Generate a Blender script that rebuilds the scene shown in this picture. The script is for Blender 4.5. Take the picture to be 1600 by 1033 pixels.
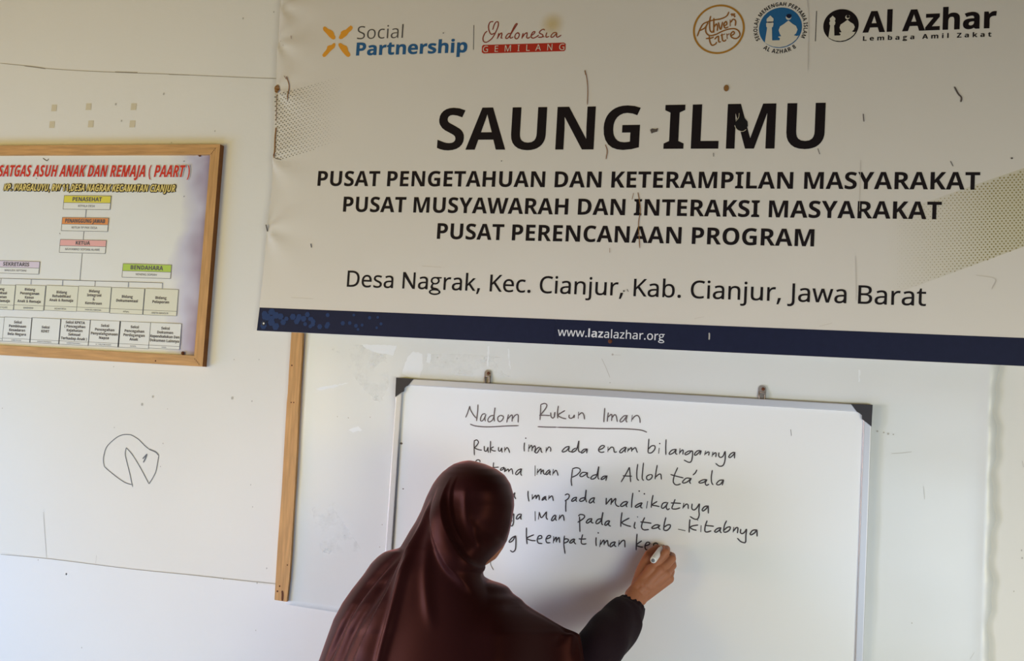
# A classroom wall: banner, framed organisation chart, whiteboard, and a woman in a brown headscarf writing.
import bpy, bmesh, math, random
import numpy as np
from mathutils import Vector, Matrix
from mathutils.geometry import tessellate_polygon

for o in list(bpy.data.objects): bpy.data.objects.remove(o, do_unlink=True)
SC = bpy.context.scene
COL = SC.collection

# ------------------------------------------------------------------ camera
CAM_POS = Vector((0.0, -2.42, 1.62))
RIGHT = Vector((0.96909293, 0.23951809, 0.05907603))
DOWN = Vector((0.04188766, 0.07623263, -0.99620982))
FWD = Vector((-0.2431138, 0.96789445, 0.06384365))
FPX = 1500.0
cam = bpy.data.cameras.new('camera'); cam_o = bpy.data.objects.new('camera', cam); COL.objects.link(cam_o)
cam.sensor_width = 36.0; cam.lens = 36.0 * FPX / 1600.0; cam.clip_start = 0.02
cam_o.matrix_world = Matrix(((RIGHT.x, -DOWN.x, -FWD.x, CAM_POS.x), (RIGHT.y, -DOWN.y, -FWD.y, CAM_POS.y),
                             (RIGHT.z, -DOWN.z, -FWD.z, CAM_POS.z), (0, 0, 0, 1)))
SC.camera = cam_o

# ------------------------------------------------------------------ world, light, exposure
world = bpy.data.worlds.new('daylight'); SC.world = world; world.use_nodes = True
bgn = world.node_tree.nodes['Background']
bgn.inputs[0].default_value = (0.80, 0.90, 1.0, 1); bgn.inputs[1].default_value = 0.03

def area(name, loc, target, sx, sy, power, colour):
    l = bpy.data.lights.new(name, 'AREA'); l.shape = 'RECTANGLE'; l.size = sx; l.size_y = sy
    l.energy = power; l.color = colour
    o = bpy.data.objects.new(name, l); COL.objects.link(o); o.location = loc
    o.rotation_euler = (Vector(target) - Vector(loc)).to_track_quat('-Z', 'Y').to_euler()
    return o
# daylight and bounce from the open sides, plus two added fills for the scarf
area('daylight_right_low_opening', (1.9, -2.6, 0.85), (0.1, 0, 0.4), 1.2, 0.8, 5.0, (0.80, 0.86, 1.35)).data.spread = 2.0
area('daylight_right_opening', (1.9, -2.6, 1.2), (0.1, 0, 0.45), 1.2, 0.8, 13.0, (1.08, 1.0, 0.50)).data.spread = 2.0
area('daylight_open_side', (1.1, -3.2, 0.9), (0.0, 0, 0.5), 1.2, 0.8, 7.5, (0.66, 0.95, 1.35)).data.spread = 2.0
area('daylight_left_opening', (-3.4, -1.2, 0.9), (-1.5, 0, 0.9), 1.2, 1.0, 13.5, (0.40, 0.97, 2.1))
area('daylight_ground_bounce', (-1.5, -1.6, 0.10), (-0.95, 0, 1.0), 1.6, 0.5, 9, (0.72, 0.95, 1.5))
area('warm_bounce_left', (-2.6, -2.2, 1.6), (-1.6, 0, 2.0), 1.2, 1.0, 22, (1.24, 0.98, 0.34))
area('scarf_fill_grazing', (-3.8, -0.80, 1.0), (-0.7, -0.50, 1.1), 0.5, 0.9, 2.4, (1.0, 0.45, 0.20)).data.spread = 0.7  # added fill grazing the wall, brightens the scarf's left side; no real opening
area('scarf_fill_left', (-2.9, -1.7, 1.2), (-0.75, -0.4, 1.15), 0.6, 0.8, 1.9, (0.85, 0.9, 1.2)).data.spread = 0.6  # added narrow fill aimed at the scarf; no window stands here

SC.view_settings.view_transform = 'Standard'; SC.view_settings.look = 'None'
SC.view_settings.gamma = 1.0; SC.view_settings.use_curve_mapping = False
SC.view_settings.exposure = 0.0

# ------------------------------------------------------------------ helpers
def wp(px, py, d=0.0):
    """the point at distance d in front of the wall plane that stands where the photo shows (px, py)"""
    r = FWD + RIGHT * ((px - 800.0) / FPX) + DOWN * ((py - 516.5) / FPX)
    return CAM_POS + r * ((-d - CAM_POS.y) / r.y)

def srgb(r, g, b):
    f = lambda c: (c / 12.92 if c <= 0.04045 else ((c + 0.055) / 1.055) ** 2.4)
    return (f(r / 255.0), f(g / 255.0), f(b / 255.0), 1.0)

def mat(name, col, rough=0.6, spec=0.4, metal=0.0, noise=None, bump=None, sheen=0.0, coat=0.0, stretch=(1, 1, 1), sss=0.0):
    """noise = (scale, amount) varies the value a little; bump = (scale, strength)"""
    m = bpy.data.materials.new(name); m.use_nodes = True
    nt = m.node_tree; b = nt.nodes['Principled BSDF']
    b.inputs['Base Color'].default_value = col; b.inputs['Roughness'].default_value = rough
    b.inputs['Specular IOR Level'].default_value = spec; b.inputs['Metallic'].default_value = metal
    if sheen: b.inputs['Sheen Weight'].default_value = sheen
    if coat: b.inputs['Coat Weight'].default_value = coat; b.inputs['Coat Roughness'].default_value = 0.25
    if sss: b.inputs['Subsurface Weight'].default_value = sss; b.inputs['Subsurface Scale'].default_value = 0.004
    if noise or bump:
        tc = nt.nodes.new('ShaderNodeTexCoord'); mp = nt.nodes.new('ShaderNodeMapping')
        nt.links.new(tc.outputs['Object'], mp.inputs['Vector']); mp.inputs['Scale'].default_value = stretch
    if noise:
        n = nt.nodes.new('ShaderNodeTexNoise'); n.inputs['Scale'].default_value = noise[0]; n.inputs['Detail'].default_value = 6
        nt.links.new(mp.outputs[0], n.inputs['Vector'])
        r = nt.nodes.new('ShaderNodeMapRange'); r.inputs[1].default_value = 0.25; r.inputs[2].default_value = 0.75
        r.inputs[3].default_value = 1 - noise[1]; r.inputs[4].default_value = 1 + noise[1]
        nt.links.new(n.outputs['Fac'], r.inputs[0])
        mx = nt.nodes.new('ShaderNodeVectorMath'); mx.operation = 'SCALE'; mx.inputs[0].default_value = col[:3]
        nt.links.new(r.outputs[0], mx.inputs['Scale']); nt.links.new(mx.outputs[0], b.inputs['Base Color'])
    if bump:
        n2 = nt.nodes.new('ShaderNodeTexNoise'); n2.inputs['Scale'].default_value = bump[0]; n2.inputs['Detail'].default_value = 4
        nt.links.new(mp.outputs[0], n2.inputs['Vector'])
        bp = nt.nodes.new('ShaderNodeBump'); bp.inputs['Strength'].default_value = bump[1]; bp.inputs['Distance'].default_value = 0.01
        nt.links.new(n2.outputs['Fac'], bp.inputs['Height']); nt.links.new(bp.outputs[0], b.inputs['Normal'])
    return m

def link(name, me, m=None, parent=None, smooth=False):
    o = bpy.data.objects.new(name, me); COL.objects.link(o)
    if m is not None: me.materials.clear(); me.materials.append(m)
    if smooth:
        for p in me.polygons: p.use_smooth = True
    if parent is not None:
        o.parent = parent; o.matrix_parent_inverse = parent.matrix_world.inverted()
    return o

def mesh_obj(name, V, F, m=None, parent=None, smooth=False):
    me = bpy.data.meshes.new(name); me.from_pydata([tuple(v) for v in V], [], F); me.update()
    return link(name, me, m, parent, smooth)

def thing(name, label, cat, loc=(0, 0, 0), group=None):
    o = bpy.data.objects.new(name, None); COL.objects.link(o); o.location = loc
    o.empty_display_size = 0.05; o.matrix_world = Matrix.Translation(loc)
    return tag(o, label, cat, group)

def tag(o, label, cat, group=None):
    o['label'] = label; o['category'] = cat
    if group: o['group'] = group
    return o

def box(name, x0, x1, y0, y1, z0, z1, m, parent=None, bevel=0.0, seg=2):
    bm = bmesh.new()
    bmesh.ops.create_cube(bm, size=1)
    for v in bm.verts:
        v.co = Vector((x0 if v.co.x < 0 else x1, y0 if v.co.y < 0 else y1, z0 if v.co.z < 0 else z1))
    if bevel: bmesh.ops.bevel(bm, geom=bm.edges[:], offset=bevel, segments=seg, affect='EDGES', profile=0.6)
    bmesh.ops.recalc_face_normals(bm, faces=bm.faces)
    me = bpy.data.meshes.new(name); bm.to_mesh(me); bm.free()
    return link(name, me, m, parent)

def prism(name, pts, y_back, y_front, m, parent=None):
    """an outline in (x, z) with thickness from y_back to y_front (y_front is nearer the room: smaller)"""
    n = len(pts)
    V = [(x, y_front, z) for x, z in pts] + [(x, y_back, z) for x, z in pts]
    F = [tuple(range(n)), tuple(range(2 * n - 1, n - 1, -1))] + [(i, i + n, (i + 1) % n + n, (i + 1) % n) for i in range(n)]
    bm = bmesh.new(); vs = [bm.verts.new(v) for v in V]
    for f in F: bm.faces.new([vs[i] for i in f])
    bmesh.ops.recalc_face_normals(bm, faces=bm.faces)
    bmesh.ops.triangulate(bm, faces=[f for f in bm.faces if len(f.verts) > 4])
    me = bpy.data.meshes.new(name); bm.to_mesh(me); bm.free()
    return link(name, me, m, parent)

def xz(p): return (p.x, p.z)

def tint_mat(name, col, fac_fn, rough=0.5):
    """a translucent print or stain: fac_fn(node_tree, object_coordinates) gives its strength"""
    m = mat(name, col, rough); nt = m.node_tree; b = nt.nodes['Principled BSDF']
    tc = nt.nodes.new('ShaderNodeTexCoord'); f = fac_fn(nt, tc.outputs['Object'])
    nt.links.new(f, b.inputs['Alpha']); return m

def lin_fac(axis, a, b, top):
    def fn(nt, co):
        s = nt.nodes.new('ShaderNodeSeparateXYZ'); nt.links.new(co, s.inputs[0])
        r = nt.nodes.new('ShaderNodeMapRange'); r.inputs[1].default_value = a; r.inputs[2].default_value = b; r.inputs[4].default_value = top
        nt.links.new(s.outputs[axis], r.inputs[0]); return r.outputs[0]
    return fn

def spot_fac(c, radius, top):
    def fn(nt, co):
        d = nt.nodes.new('ShaderNodeVectorMath'); d.operation = 'DISTANCE'; nt.links.new(co, d.inputs[0]); d.inputs[1].default_value = c
        r = nt.nodes.new('ShaderNodeMapRange'); r.interpolation_type = 'SMOOTHSTEP'
        r.inputs[1].default_value = 0; r.inputs[2].default_value = radius; r.inputs[3].default_value = top; r.inputs[4].default_value = 0
        nt.links.new(d.outputs['Value'], r.inputs[0]); return r.outputs[0]
    return fn

class Flat:
    """collects flat printed or drawn shapes lying y0 in front of the wall plane, as one mesh"""
    def __init__(self, y, surf=None): self.V = []; self.F = []; self.y = y; self.surf = surf; self.n = 0
    def _y(self, x, z): return self.y - (self.n % 24) * 1.2e-5 + (self.surf(x, z) if self.surf else 0.0)
    def poly(self, contours):
        base = len(self.V); self.n += 1
        for c in contours:
            for x, z in c: self.V.append((x, self._y(x, z), z))
        for t in tessellate_polygon([[Vector((x * 1000, z * 1000, 0)) for x, z in c] for c in contours]):
            a, b, c = (self.V[base + i] for i in t)
            cr = (b[0] - a[0]) * (c[2] - a[2]) - (b[2] - a[2]) * (c[0] - a[0])
            if abs(cr) < 1e-12: continue
            self.F.append(tuple(base + i for i in (t if cr > 0 else t[::-1])))
    def rect(self, x0, x1, z0, z1): self.poly([[(x0, z0), (x1, z0), (x1, z1), (x0, z1)]])
    def disc(self, x, z, rx, rz=None, n=14): 
        rz = rz or rx
        self.poly([[(x + rx * math.cos(2 * math.pi * i / n), z + rz * math.sin(2 * math.pi * i / n)) for i in range(n)]])
    def ring(self, x, z, r0, r1, n=64):
        c = lambda r: [(x + r * math.cos(2 * math.pi * i / n), z + r * math.sin(2 * math.pi * i / n)) for i in range(n)]
        o, i = c(r1), c(r0)
        for k in range(n):
            j = (k + 1) % n; self.poly([[i[k], o[k], o[j], i[j]]])
    def line(self, a, b, w):
        d = Vector((b[0] - a[0], b[1] - a[1])); d.normalize(); q = Vector((-d.y, d.x)) * w / 2
        self.poly([[(a[0] - q.x, a[1] - q.y), (b[0] - q.x, b[1] - q.y), (b[0] + q.x, b[1] + q.y), (a[0] + q.x, a[1] + q.y)]])
    def stroke(self, pts, w, taper=True, curved=True):
        """a pen stroke through (x, z) points"""
        P = [Vector(p) for p in pts]
        if len(P) == 1: return self.disc(P[0].x, P[0].y, w * 0.62)
        S = []
        if curved and len(P) > 2:
            Q = [P[0] * 2 - P[1]] + P + [P[-1] * 2 - P[-2]]
            for i in range(1, len(Q) - 2):
                a, b, c, d = Q[i - 1:i + 3]
                n = max(2, min(6, int((c - b).length / (w * 0.9)) + 1))
                for k in range(n):
                    t = k / n
                    S.append(0.5 * (2 * b + (c - a) * t + (2 * a - 5 * b + 4 * c - d) * t * t + (3 * b - a - 3 * c + d) * t ** 3))
            S.append(P[-1])
        else: S = P
        base = len(self.V); N = len(S); self.n += 1
        for i, p in enumerate(S):
            t = S[min(i + 1, N - 1)] - S[max(i - 1, 0)]
            if t.length < 1e-9: t = Vector((1, 0))
            t.normalize(); q = Vector((-t.y, t.x)); k = 0.5 * w * (0.6 if taper and i in (0, N - 1) else 1.0)
            for s in (-1, 1): self.V.append((p.x + q.x * k * s, self._y(p.x, p.y) - (i % 30) * 8e-6, p.y + q.y * k * s))
        for i in range(N - 1):
            a = base + 2 * i; self.F.append((a, a + 2, a + 3, a + 1))
    def build(self, name, m, parent=None): return mesh_obj(name, self.V, self.F, m, parent)

def strokes(fl, text, ox, oy, w, k=0.1, d=0.0):
    """strokes written as 'x,y x,y; x,y ...' in tenths of a photo pixel from (ox, oy)"""
    for s in text.split(';'):
        pts = [tuple(map(float, q.split(','))) for q in s.split()]
        if pts: fl.stroke([xz(wp(ox + x * k, oy + y * k, d)) for x, y in pts], w)

def parse_font(s):
    g = {}
    for e in s.split(';'):
        ch, body = e[0], e[1:]
        parts = body.split('|')
        g[ch] = (float(parts[0]) / 1000, [[tuple(float(v) / 1000 for v in q.split(',')) for q in c.split()] for c in parts[1:]])
    return g
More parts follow.
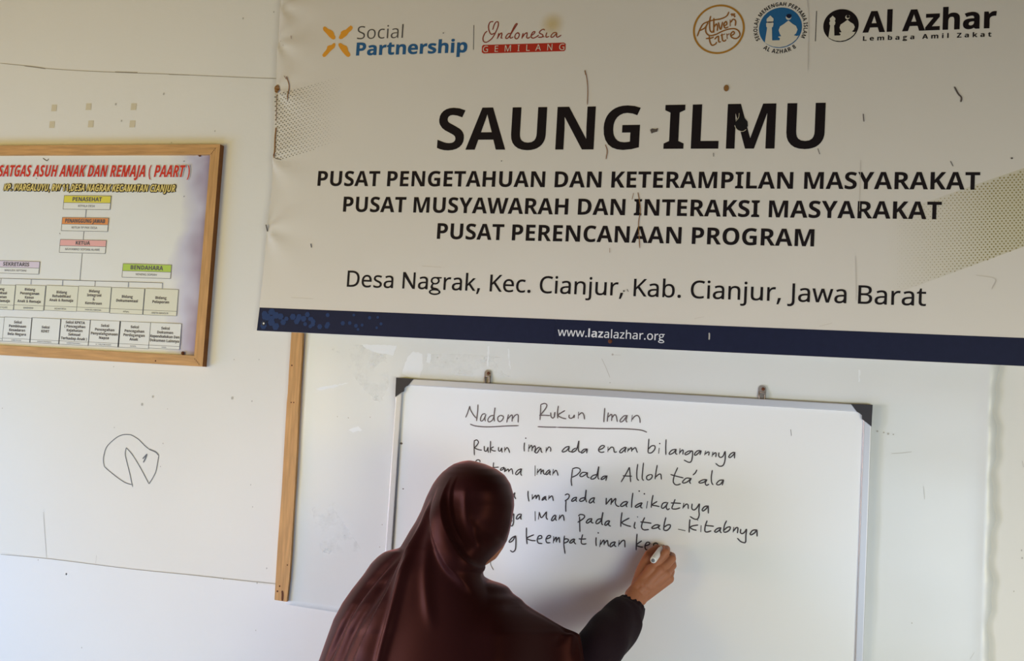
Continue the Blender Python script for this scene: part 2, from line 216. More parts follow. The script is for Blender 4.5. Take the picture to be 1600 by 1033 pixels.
# letter outlines, one per character: advance | contour | contour
REGULAR = parse_font('''A429|0,0 187,482 242,482 428,0 366,0 308,148 118,148 61,0|138,202 290,202 236,347 230,367 221,396 214,419 203,378 193,347;B437|65,0 65,480 202,480 257,477 303,468 338,453 364,431 379,400 384,361 378,322 361,290 332,268 293,255 293,251 348,234 369,218 386,197 397,170 400,136 395,96 380,63 356,36 322,16 282,4 234,0|126,275 214,275 251,278 279,284 299,295 316,320 322,354 315,388 294,411 272,420 242,426 205,428 126,428|126,51 222,51 261,54 290,62 311,76 330,105 336,141 329,175 310,202 288,215 257,222 218,225 126,225;C424|261,-7 215,-3 174,7 139,24 109,46 85,75 65,109 52,149 44,192 41,240 44,287 53,330 67,368 88,403 114,431 146,455 183,472 225,483 271,486 320,483 364,474 404,458 379,407 330,425 271,433 223,427 182,410 149,381 124,343 110,296 105,240 109,184 123,137 146,98 178,69 219,52 270,46 330,52 385,65 385,13 329,-2;D490|65,0 65,480 213,480 259,477 301,468 338,453 371,432 398,406 420,374 436,336 446,293 449,244 442,170 420,109 383,61 333,27 272,7 199,0|126,52 191,52 276,64 337,99 373,159 385,242 380,301 364,348 338,383 302,408 258,423 204,428 126,428;E373|65,0 65,480 333,480 333,426 126,426 126,277 321,277 321,224 126,224 126,53 333,53 333,0;F349|65,0 65,480 333,480 333,426 126,426 126,257 320,257 320,203 126,203 126,0;G489|271,-7 224,-3 182,7 145,23 114,46 88,74 67,108 53,148 44,191 41,240 44,288 54,331 71,370 93,404 121,433 155,456 195,473 240,483 289,486 366,479 433,458 410,406 352,425 286,433 233,427 188,410 152,381 125,343 109,296 104,240 106,203 112,169 123,139 137,112 157,89 181,70 210,57 245,48 285,46 338,49 379,57 379,199 273,199 273,253 439,253 439,18 361,-1;H498|65,0 65,480 126,480 126,277 371,277 371,480 432,480 432,0 371,0 371,224 126,224 126,0;I228|27,0 27,35 83,48 83,431 27,445 27,480 200,480 200,445 144,431 144,48 200,35 200,0;J183|-3,-128 -31,-125 -52,-119 -52,-68 -30,-73 -4,-75 28,-68 52,-44 62,3 62,480 122,480 122,7 118,-35 107,-69 88,-95 63,-113 32,-124;K416|65,0 65,480 126,480 126,243 167,289 208,334 338,480 408,480 218,271 416,0 345,0 175,229 126,186 126,0;L352|65,0 65,480 126,480 126,54 335,54 335,0;M609|65,0 65,480 154,480 302,87 305,87 455,480 544,480 544,0 484,0 484,295 486,364 489,420 486,420 326,0 277,0 119,420 116,420 120,364 121,291 121,0;N510|65,0 65,480 135,480 391,83 394,83 392,115 390,162 389,209 389,480 445,480 445,0 375,0 118,398 116,398 119,340 121,268 121,0;O525|263,-7 216,-3 174,7 139,24 109,48 84,76 65,111 52,150 44,193 41,241 44,288 52,331 65,370 84,404 109,433 139,456 174,473 216,483 263,487 309,484 349,473 384,456 414,433 439,405 458,370 472,331 481,288 484,240 481,193 472,150 458,110 439,76 414,47 384,24 349,7 308,-3|263,46 312,51 352,69 382,98 403,137 416,184 420,240 416,297 403,344 382,382 352,411 313,428 263,434 214,428 174,411 143,382 122,344 109,297 105,240 109,184 122,137 143,98 173,69 213,51;P406|65,0 65,480 192,480 249,475 295,463 329,443 353,415 367,380 372,338 368,300 354,264 340,243 320,224 294,208 263,196 225,189 181,187 126,187 126,0|126,238 174,238 216,241 250,248 276,261 295,279 306,304 310,336 302,376 280,405 257,418 225,425 187,428 126,428;Q525|372,-114 279,-6 270,-7 263,-7 216,-3 174,7 139,24 109,48 84,76 65,111 52,150 44,193 41,241 44,288 52,331 65,370 84,404 109,433 139,456 174,473 216,483 263,487 309,484 349,473 384,456 414,433 439,405 458,370 472,331 481,288 484,240 480,185 468,135 448,91 421,54 386,25 344,5 459,-114|263,46 312,51 352,69 382,98 403,137 416,184 420,240 416,297 403,344 382,382 352,411 313,428 263,434 214,428 174,411 143,382 122,344 109,297 105,240 109,184 122,137 143,98 173,69 213,51;R418|65,0 65,480 197,480 252,476 296,464 329,446 353,419 367,385 372,343 369,308 358,279 342,256 322,239 276,215 408,0 337,0 221,198 126,198 126,0|126,249 197,249 233,252 261,259 283,272 303,301 310,340 303,381 281,407 259,418 230,425 194,427 126,427;S369|166,-7 91,-1 34,16 34,74 94,54 169,46 201,48 228,55 249,66 270,91 277,123 267,163 232,192 164,222 126,238 96,256 72,276 54,300 44,329 40,364 45,400 60,429 83,454 114,471 138,480 165,485 193,486 266,479 326,459 307,408 253,426 192,433 153,428 124,414 107,392 101,363 111,323 144,294 206,267 278,233 303,214 322,191 333,163 337,128 332,89 317,56 291,29 256,9 215,-3;T373|156,0 156,426 7,426 7,480 366,480 366,426 217,426 217,0;U491|243,-7 188,-1 143,15 107,42 81,78 66,121 60,171 60,480 121,480 121,169 124,133 135,102 152,78 176,60 208,49 246,46 286,50 317,61 341,80 357,106 367,135 370,169 370,480 430,480 430,169 428,137 421,107 410,80 394,55 373,34 348,16 318,4 283,-4;V403|171,0 0,480 63,480 171,172 189,117 201,67 214,117 232,173 339,480 403,480 232,0;W625|135,0 8,480 71,480 146,187 160,127 169,73 179,130 194,190 279,480 341,480 429,188 445,127 455,73 465,127 479,187 553,480 616,480 488,0 427,0 334,314 323,353 314,388 310,409 303,372 287,312 196,0;X394|3,0 162,250 13,480 80,480 197,291 316,480 379,480 231,251 391,0 322,0 195,208 66,0;Y380|160,0 160,183 0,480 66,480 190,244 315,480 380,480 220,186 220,0;Z384|26,0 26,46 278,426 34,426 34,480 351,480 351,434 99,54 358,54 358,0;a377|144,-7 114,-4 86,5 63,19 45,40 34,67 31,100 36,133 50,161 73,183 106,200 150,210 203,215 265,217 265,238 260,277 245,301 222,314 190,318 136,310 89,291 71,335 126,357 193,366 233,363 266,353 291,337 308,314 319,283 322,245 322,0 279,0 268,51 265,51 241,25 216,7 185,-3|158,41 200,47 234,66 251,86 261,112 264,144 264,176 211,174 171,170 140,163 118,152 98,130 92,99 97,73 110,55 132,44;b413|228,-7 189,-3 158,9 134,26 116,46 111,46 99,0 57,0 57,510 116,510 116,386 115,344 113,312 116,312 134,333 158,351 189,362 228,366 269,361 305,345 335,319 358,283 372,237 376,180 372,123 358,77 335,40 305,14 269,-1|219,42 248,46 273,58 291,78 304,105 312,139 315,181 304,256 272,302 218,317 183,313 157,302 138,284 126,258 119,224 116,182 116,179 119,138 126,105 138,78 157,58 184,46;c322|201,-7 171,-5 143,2 117,13 93,28 74,48 58,73 46,103 39,138 37,178 39,220 47,256 59,286 76,311 96,332 119,347 146,358 174,365 206,367 259,361 300,347 282,298 244,310 204,315 145,300 110,254 98,179 101,139 110,105 124,79 144,60 170,48 201,44 253,50 294,65 294,13 254,-2;d413|185,-7 143,-2 107,14 77,40 55,76 41,123 37,179 41,236 55,283 78,319 108,346 144,361 185,367 223,363 254,351 297,314 301,314 299,339 297,367 297,510 356,510 356,0 308,0 300,48 297,48 278,27 254,9 223,-3|194,42 228,46 255,56 274,74 287,98 295,129 298,168 298,179 295,220 288,254 275,282 256,302 229,314 193,318 164,313 140,301 122,280 109,252 101,218 98,178 101,138 109,105 122,78 141,58 165,46;e379|210,-7 177,-4 147,3 120,14 96,30 75,51 59,76 47,106 39,140 37,177 39,215 46,249 57,279 72,305 90,326 112,344 138,357 166,364 196,367 226,364 252,358 276,347 305,322 327,290 337,264 343,235 345,204 345,169 98,169 102,131 113,100 129,76 152,58 180,47 213,44 274,50 328,69 328,17 274,-1|99,216 283,216 277,257 262,290 234,311 195,318 158,312 129,291 114,271 105,245;f231|73,0 73,314 10,314 10,342 73,362 73,383 77,425 87,458 104,483 127,500 156,510 190,514 229,510 260,502 244,455 220,462 191,465 165,460 147,446 136,420 132,383 132,360 223,360 223,314 132,314 132,0;g413|195,-161 145,-159 102,-151 65,-138 65,-84 103,-100 148,-109 198,-112 240,-105 271,-85 291,-53 298,-11 298,3 298,27 300,48 297,48 268,17 231,-1 185,-7 142,-1 106,15 76,42 54,79 41,125 37,179 41,233 54,278 76,316 106,344 142,361 185,367 219,363 249,353 275,336 298,312 301,312 309,360 356,360 356,-6 352,-53 338,-92 317,-122 286,-144 245,-157|194,42 227,45 253,55 273,71 287,94 295,126 298,165 298,179 295,224 287,259 273,285 252,303 226,313 193,317 153,308 123,281 109,254 101,220 98,179 101,138 109,104 123,77 153,50;h415|57,0 57,510 116,510 116,361 113,310 117,310 137,334 164,352 195,362 229,366 269,363 302,352 328,335 346,310 357,276 361,234 361,0 302,0 302,230 293,278 266,307 222,317 186,313 158,302 139,283 126,257 119,225 116,186 116,0;i173|87,420 62,429 55,441 52,457 55,474 62,486 87,495 111,486 119,474 122,457 119,441 111,429|57,0 57,360 116,360 116,0;j173|87,420 62,429 55,441 52,457 55,474 62,486 87,495 111,486 119,474 122,457 119,441 111,429|15,-161 -15,-159 -37,-153 -37,-105 -16,-110 7,-112 27,-109 43,-100 54,-83 57,-56 57,360 116,360 116,-54 113,-85 105,-111 92,-133 73,-148 47,-158;k359|57,0 57,510 116,510 116,244 115,216 113,185 116,185 128,201 144,221 158,238 273,360 343,360 197,206 353,0 281,0 156,168 116,132 116,0;l173|57,0 57,510 116,510 116,0;m628|57,0 57,360 105,360 113,311 117,311 137,336 162,353 192,363 223,367 273,360 310,340 333,306 336,306 358,333 386,352 418,363 452,367 489,363 520,353 543,335 560,310 570,277 574,234 574,0 515,0 515,232 507,279 483,308 442,317 410,314 385,304 367,287 355,264 347,234 345,199 345,0 286,0 286,232 278,279 253,308 212,317 180,313 155,302 137,283 125,258 118,226 116,187 116,0;n415|57,0 57,360 105,360 113,311 117,311 138,336 165,353 197,363 230,367 270,363 302,353 328,335 346,310 357,277 361,234 361,0 302,0 302,230 293,278 266,307 222,317 186,313 158,302 139,283 126,258 119,226 116,187 116,0;o406|202,-7 172,-4 143,3 117,15 94,32 75,53 58,79 46,109 39,143 37,181 42,236 57,282 82,318 116,345 156,361 204,367 236,364 264,357 290,345 314,328 333,307 349,282 361,252 368,218 370,181 365,126 350,79 325,42 291,15 250,-1|203,42 237,46 263,59 283,80 298,107 306,141 309,181 306,220 298,253 283,281 263,301 236,313 203,317 169,313 143,301 123,281 109,253 101,220 98,181 101,141 109,107 123,80 143,59 170,46;p413|57,-161 57,360 105,360 113,311 116,311 135,333 158,351 189,363 228,367 270,362 305,346 335,320 358,284 372,238 376,181 372,124 358,78 335,41 305,14 269,-1 228,-7 190,-3 159,9 116,46 112,46 115,17 116,-13 116,-161|219,42 249,47 273,60 291,82 305,110 315,181 312,220 304,253 291,280 272,301 248,313 218,317 185,314 159,303 140,286 127,262 119,231 116,192 116,181 119,140 126,106 138,78 157,58 184,46;q413|297,-161 297,-7 298,21 300,48 296,48 278,27 254,9 222,-3 183,-7 143,-2 107,14 78,40 55,76 41,123 37,179 42,236 55,283 78,319 108,346 144,361 185,367 224,363 255,351 279,333 298,311 300,311 309,360 356,360 356,-161|195,42 228,46 255,56 274,73 287,97 295,128 298,167 298,179 295,221 287,255 275,282 256,302 228,314 193,318 164,313 140,301 122,280 108,252 101,218 98,178 101,139 109,105 122,78 141,58 165,46;r277|57,0 57,360 105,360 112,294 115,294 135,322 160,345 190,361 225,367 247,366 267,363 260,308 241,312 221,313 194,309 169,298 147,280 131,256 120,226 116,192 116,0;s322|148,-7 83,-1 35,16 35,70 87,50 149,41 188,45 214,55 229,72 234,94 227,118 200,140 146,164 86,191 48,223 38,244 34,271 44,312 72,342 99,356 132,364 169,367 231,360 284,343 264,296 216,312 165,318 133,315 110,307 95,293 91,275 99,249 129,229 183,206 242,180 279,147 288,126 291,99 287,67 274,41 253,20 224,5 189,-4;t242|167,-7 115,3 94,16 77,37 65,66 62,105 62,314 11,314 11,343 62,366 86,443 121,443 121,360 225,360 225,314 121,314 121,106 125,77 137,57 155,46 177,42 205,44 228,49 228,4 201,-4;u415|184,-7 144,-3 111,7 86,25 68,49 57,83 53,124 53,360 113,360 113,128 122,81 148,52 193,42 229,46 256,57 276,76 289,102 296,134 299,173 299,360 358,360 358,0 310,0 301,48 298,48 277,23 250,6 218,-3;v341|136,0 0,360 63,360 140,148 151,115 162,80 169,52 171,52 179,81 190,116 201,148 278,360 341,360 204,0;w528|106,1 7,361 69,361 118,169 132,110 142,61 144,61 151,89 159,125 169,158 232,361 297,361 359,158 373,108 383,62 385,62 395,108 410,169 460,361 520,361 420,1 351,1 289,203 274,258 265,299 262,299 253,258 238,203 173,1;x355|12,0 142,184 18,360 85,360 178,224 270,360 336,360 212,184 343,0 276,0 178,144 79,0;y343|56,-161 28,-160 7,-156 7,-109 25,-111 47,-113 75,-108 97,-95 114,-75 127,-49 146,-1 1,360 64,360 142,155 160,104 172,57 175,57 187,101 206,156 279,360 343,360 187,-50 174,-81 157,-108 139,-131 116,-148 89,-158;z316|26,0 26,39 220,314 38,314 38,360 285,360 285,316 94,46 289,46 289,0;0384|191,-7 142,1 102,22 72,59 50,108 37,169 33,240 35,290 40,334 49,373 61,407 78,435 99,458 125,474 156,484 191,487 241,480 281,458 312,422 334,373 347,313 351,240 349,191 344,147 335,108 322,74 305,45 284,23 258,6 227,-3|191,44 224,49 249,65 268,92 281,130 289,180 291,240 289,300 281,349 268,388 249,415 224,431 191,437 159,431 133,415 115,388 102,349 95,300 92,240 95,180 102,131 115,93 133,65 159,49;1384|181,0 181,335 181,381 183,418 164,400 142,381 91,339 60,379 189,480 238,480 238,0;2384|32,0 32,49 158,176 219,240 257,296 266,324 269,355 263,390 246,415 219,431 185,436 152,433 123,424 69,390 38,430 102,470 128,479 155,484 185,486 226,482 262,471 291,452 312,427 325,396 330,359 326,322 314,288 271,224 207,155 107,56 107,54 349,54 349,0;3384|162,-7 92,-1 30,19 30,75 95,51 163,43 202,46 233,54 256,68 277,98 284,138 275,176 249,202 222,213 189,220 150,222 103,222 103,273 150,273 187,275 217,284 240,298 263,326 271,363 265,394 247,417 219,432 183,437 147,434 117,425 62,396 33,437 96,471 123,480 152,485 183,486 229,483 266,471 294,453 315,428 327,400 331,367 328,337 319,312 304,290 284,274 260,261 232,253 232,250 267,243 296,231 318,214 333,192 343,166 346,136 341,97 326,62 302,33 266,11 237,1 202,-5;4384|244,0 244,109 14,109 14,159 240,482 301,482 301,162 371,162 371,109 301,109 301,0|72,162 244,162 244,313 245,372 247,419 244,419 231,392 216,367;5384|167,-7 97,0 42,19 42,75 101,52 167,44 200,46 229,55 253,69 271,89 282,115 285,147 278,189 257,219 234,233 203,242 165,244 122,241 83,234 54,253 72,480 312,480 312,426 122,426 111,287 142,291 185,294 231,290 270,278 302,257 326,229 341,195 346,153 341,107 325,68 299,36 263,12 219,-2;6384|200,-7 171,-4 143,3 118,16 95,34 75,57 59,86 47,120 39,160 37,205 46,307 54,339 65,369 79,397 97,423 119,444 146,462 177,475 214,484 257,486 288,485 316,480 316,430 288,436 258,438 215,434 181,422 153,404 132,380 117,351 106,318 96,244 100,244 119,266 143,284 174,296 214,300 253,296 286,283 314,262 336,233 348,197 353,154 348,108 334,69 311,36 281,12 244,-2|199,43 238,50 268,70 283,92 291,120 294,154 288,195 271,227 242,247 201,254 172,251 146,241 126,226 110,208 100,187 97,166 108,108 122,82 142,61 168,48;7384|91,0 288,426 30,426 30,480 351,480 351,434 156,0;8384|193,-7 146,-3 106,8 75,27 51,53 38,85 33,122 36,153 47,179 83,221 132,251 100,273 73,299 54,332 48,372 53,406 67,434 89,456 118,473 153,483 191,486 231,483 265,473 295,457 317,434 331,406 335,371 332,344 323,321 289,283 244,254 298,222 336,181 347,155 351,124 346,87 332,55 308,29 276,9 238,-3|194,277 253,312 271,337 277,369 271,399 253,421 226,434 191,439 157,434 130,421 112,399 106,369 109,347 118,328 150,299|192,40 235,46 267,63 286,90 293,124 286,156 265,182 245,196 221,210 192,222 181,226 154,213 132,199 114,183 96,155 91,122 97,90 116,63 147,46;9384|129,-7 98,-5 69,0 69,50 128,42 171,46 205,57 233,75 254,99 269,128 280,161 289,235 285,235 267,214 243,196 211,183 171,179 133,184 99,196 72,217 50,246 38,282 34,324 36,356 42,385 53,411 76,443 106,467 130,478 157,484 187,486 216,484 244,476 269,463 292,445 312,422 328,393 340,359 347,320 349,275 340,173 332,141 322,110 307,82 289,57 267,35 240,17 208,4 171,-4|184,226 214,229 240,239 261,254 276,272 286,292 289,314 278,371 264,397 244,418 218,432 187,437 149,430 119,409 104,387 95,359 92,325 98,284 115,252 143,232;,180|28,-87 47,-3 61,78 124,78 129,71 104,-8 71,-87;.180|89,-9 60,1 51,15 48,36 51,57 60,71 89,81 119,71 129,57 132,36 129,15 119,1;(201|126,-106 95,-65 70,-20 51,28 37,79 30,131 27,184 30,238 37,291 51,342 70,391 95,437 126,480 181,480 153,436 129,390 110,340 97,289 89,238 87,185 89,133 97,82 110,32 129,-17 152,-63 181,-106;)201|21,-106 49,-63 73,-17 91,32 104,82 112,133 115,185 112,238 104,289 91,340 73,390 49,436 20,480 76,480 107,437 132,391 151,342 164,291 172,238 175,184 172,131 164,79 151,28 132,-20 107,-65 76,-106;&492|187,-7 144,-3 107,9 77,28 54,54 40,86 36,125 39,157 48,185 63,208 84,228 109,248 139,266 99,318 85,348 81,382 84,413 95,439 114,459 139,475 169,484 204,487 237,484 266,475 289,460 306,439 317,414 320,383 314,344 293,312 273,293 250,275 224,258 354,133 382,181 401,240 461,240 434,160 415,125 392,95 490,0 410,0 352,56 330,39 307,24 281,11 254,1 222,-5|188,293 245,336 258,358 262,383 258,405 246,423 227,435 202,439 177,435 156,424 143,406 138,383 142,360 151,338|189,46 229,49 263,60 314,93 175,229 118,185 103,160 97,127 104,94 122,68 151,51;:180|89,278 60,289 51,303 48,324 51,345 60,359 89,369 119,359 129,345 132,324 129,303 119,289|89,-9 60,1 51,15 48,36 51,57 60,71 89,81 119,71 129,57 132,36 129,15 119,1;-216|27,154 27,206 189,206 189,154;'151|57,306 44,480 107,480 94,306; 175''')
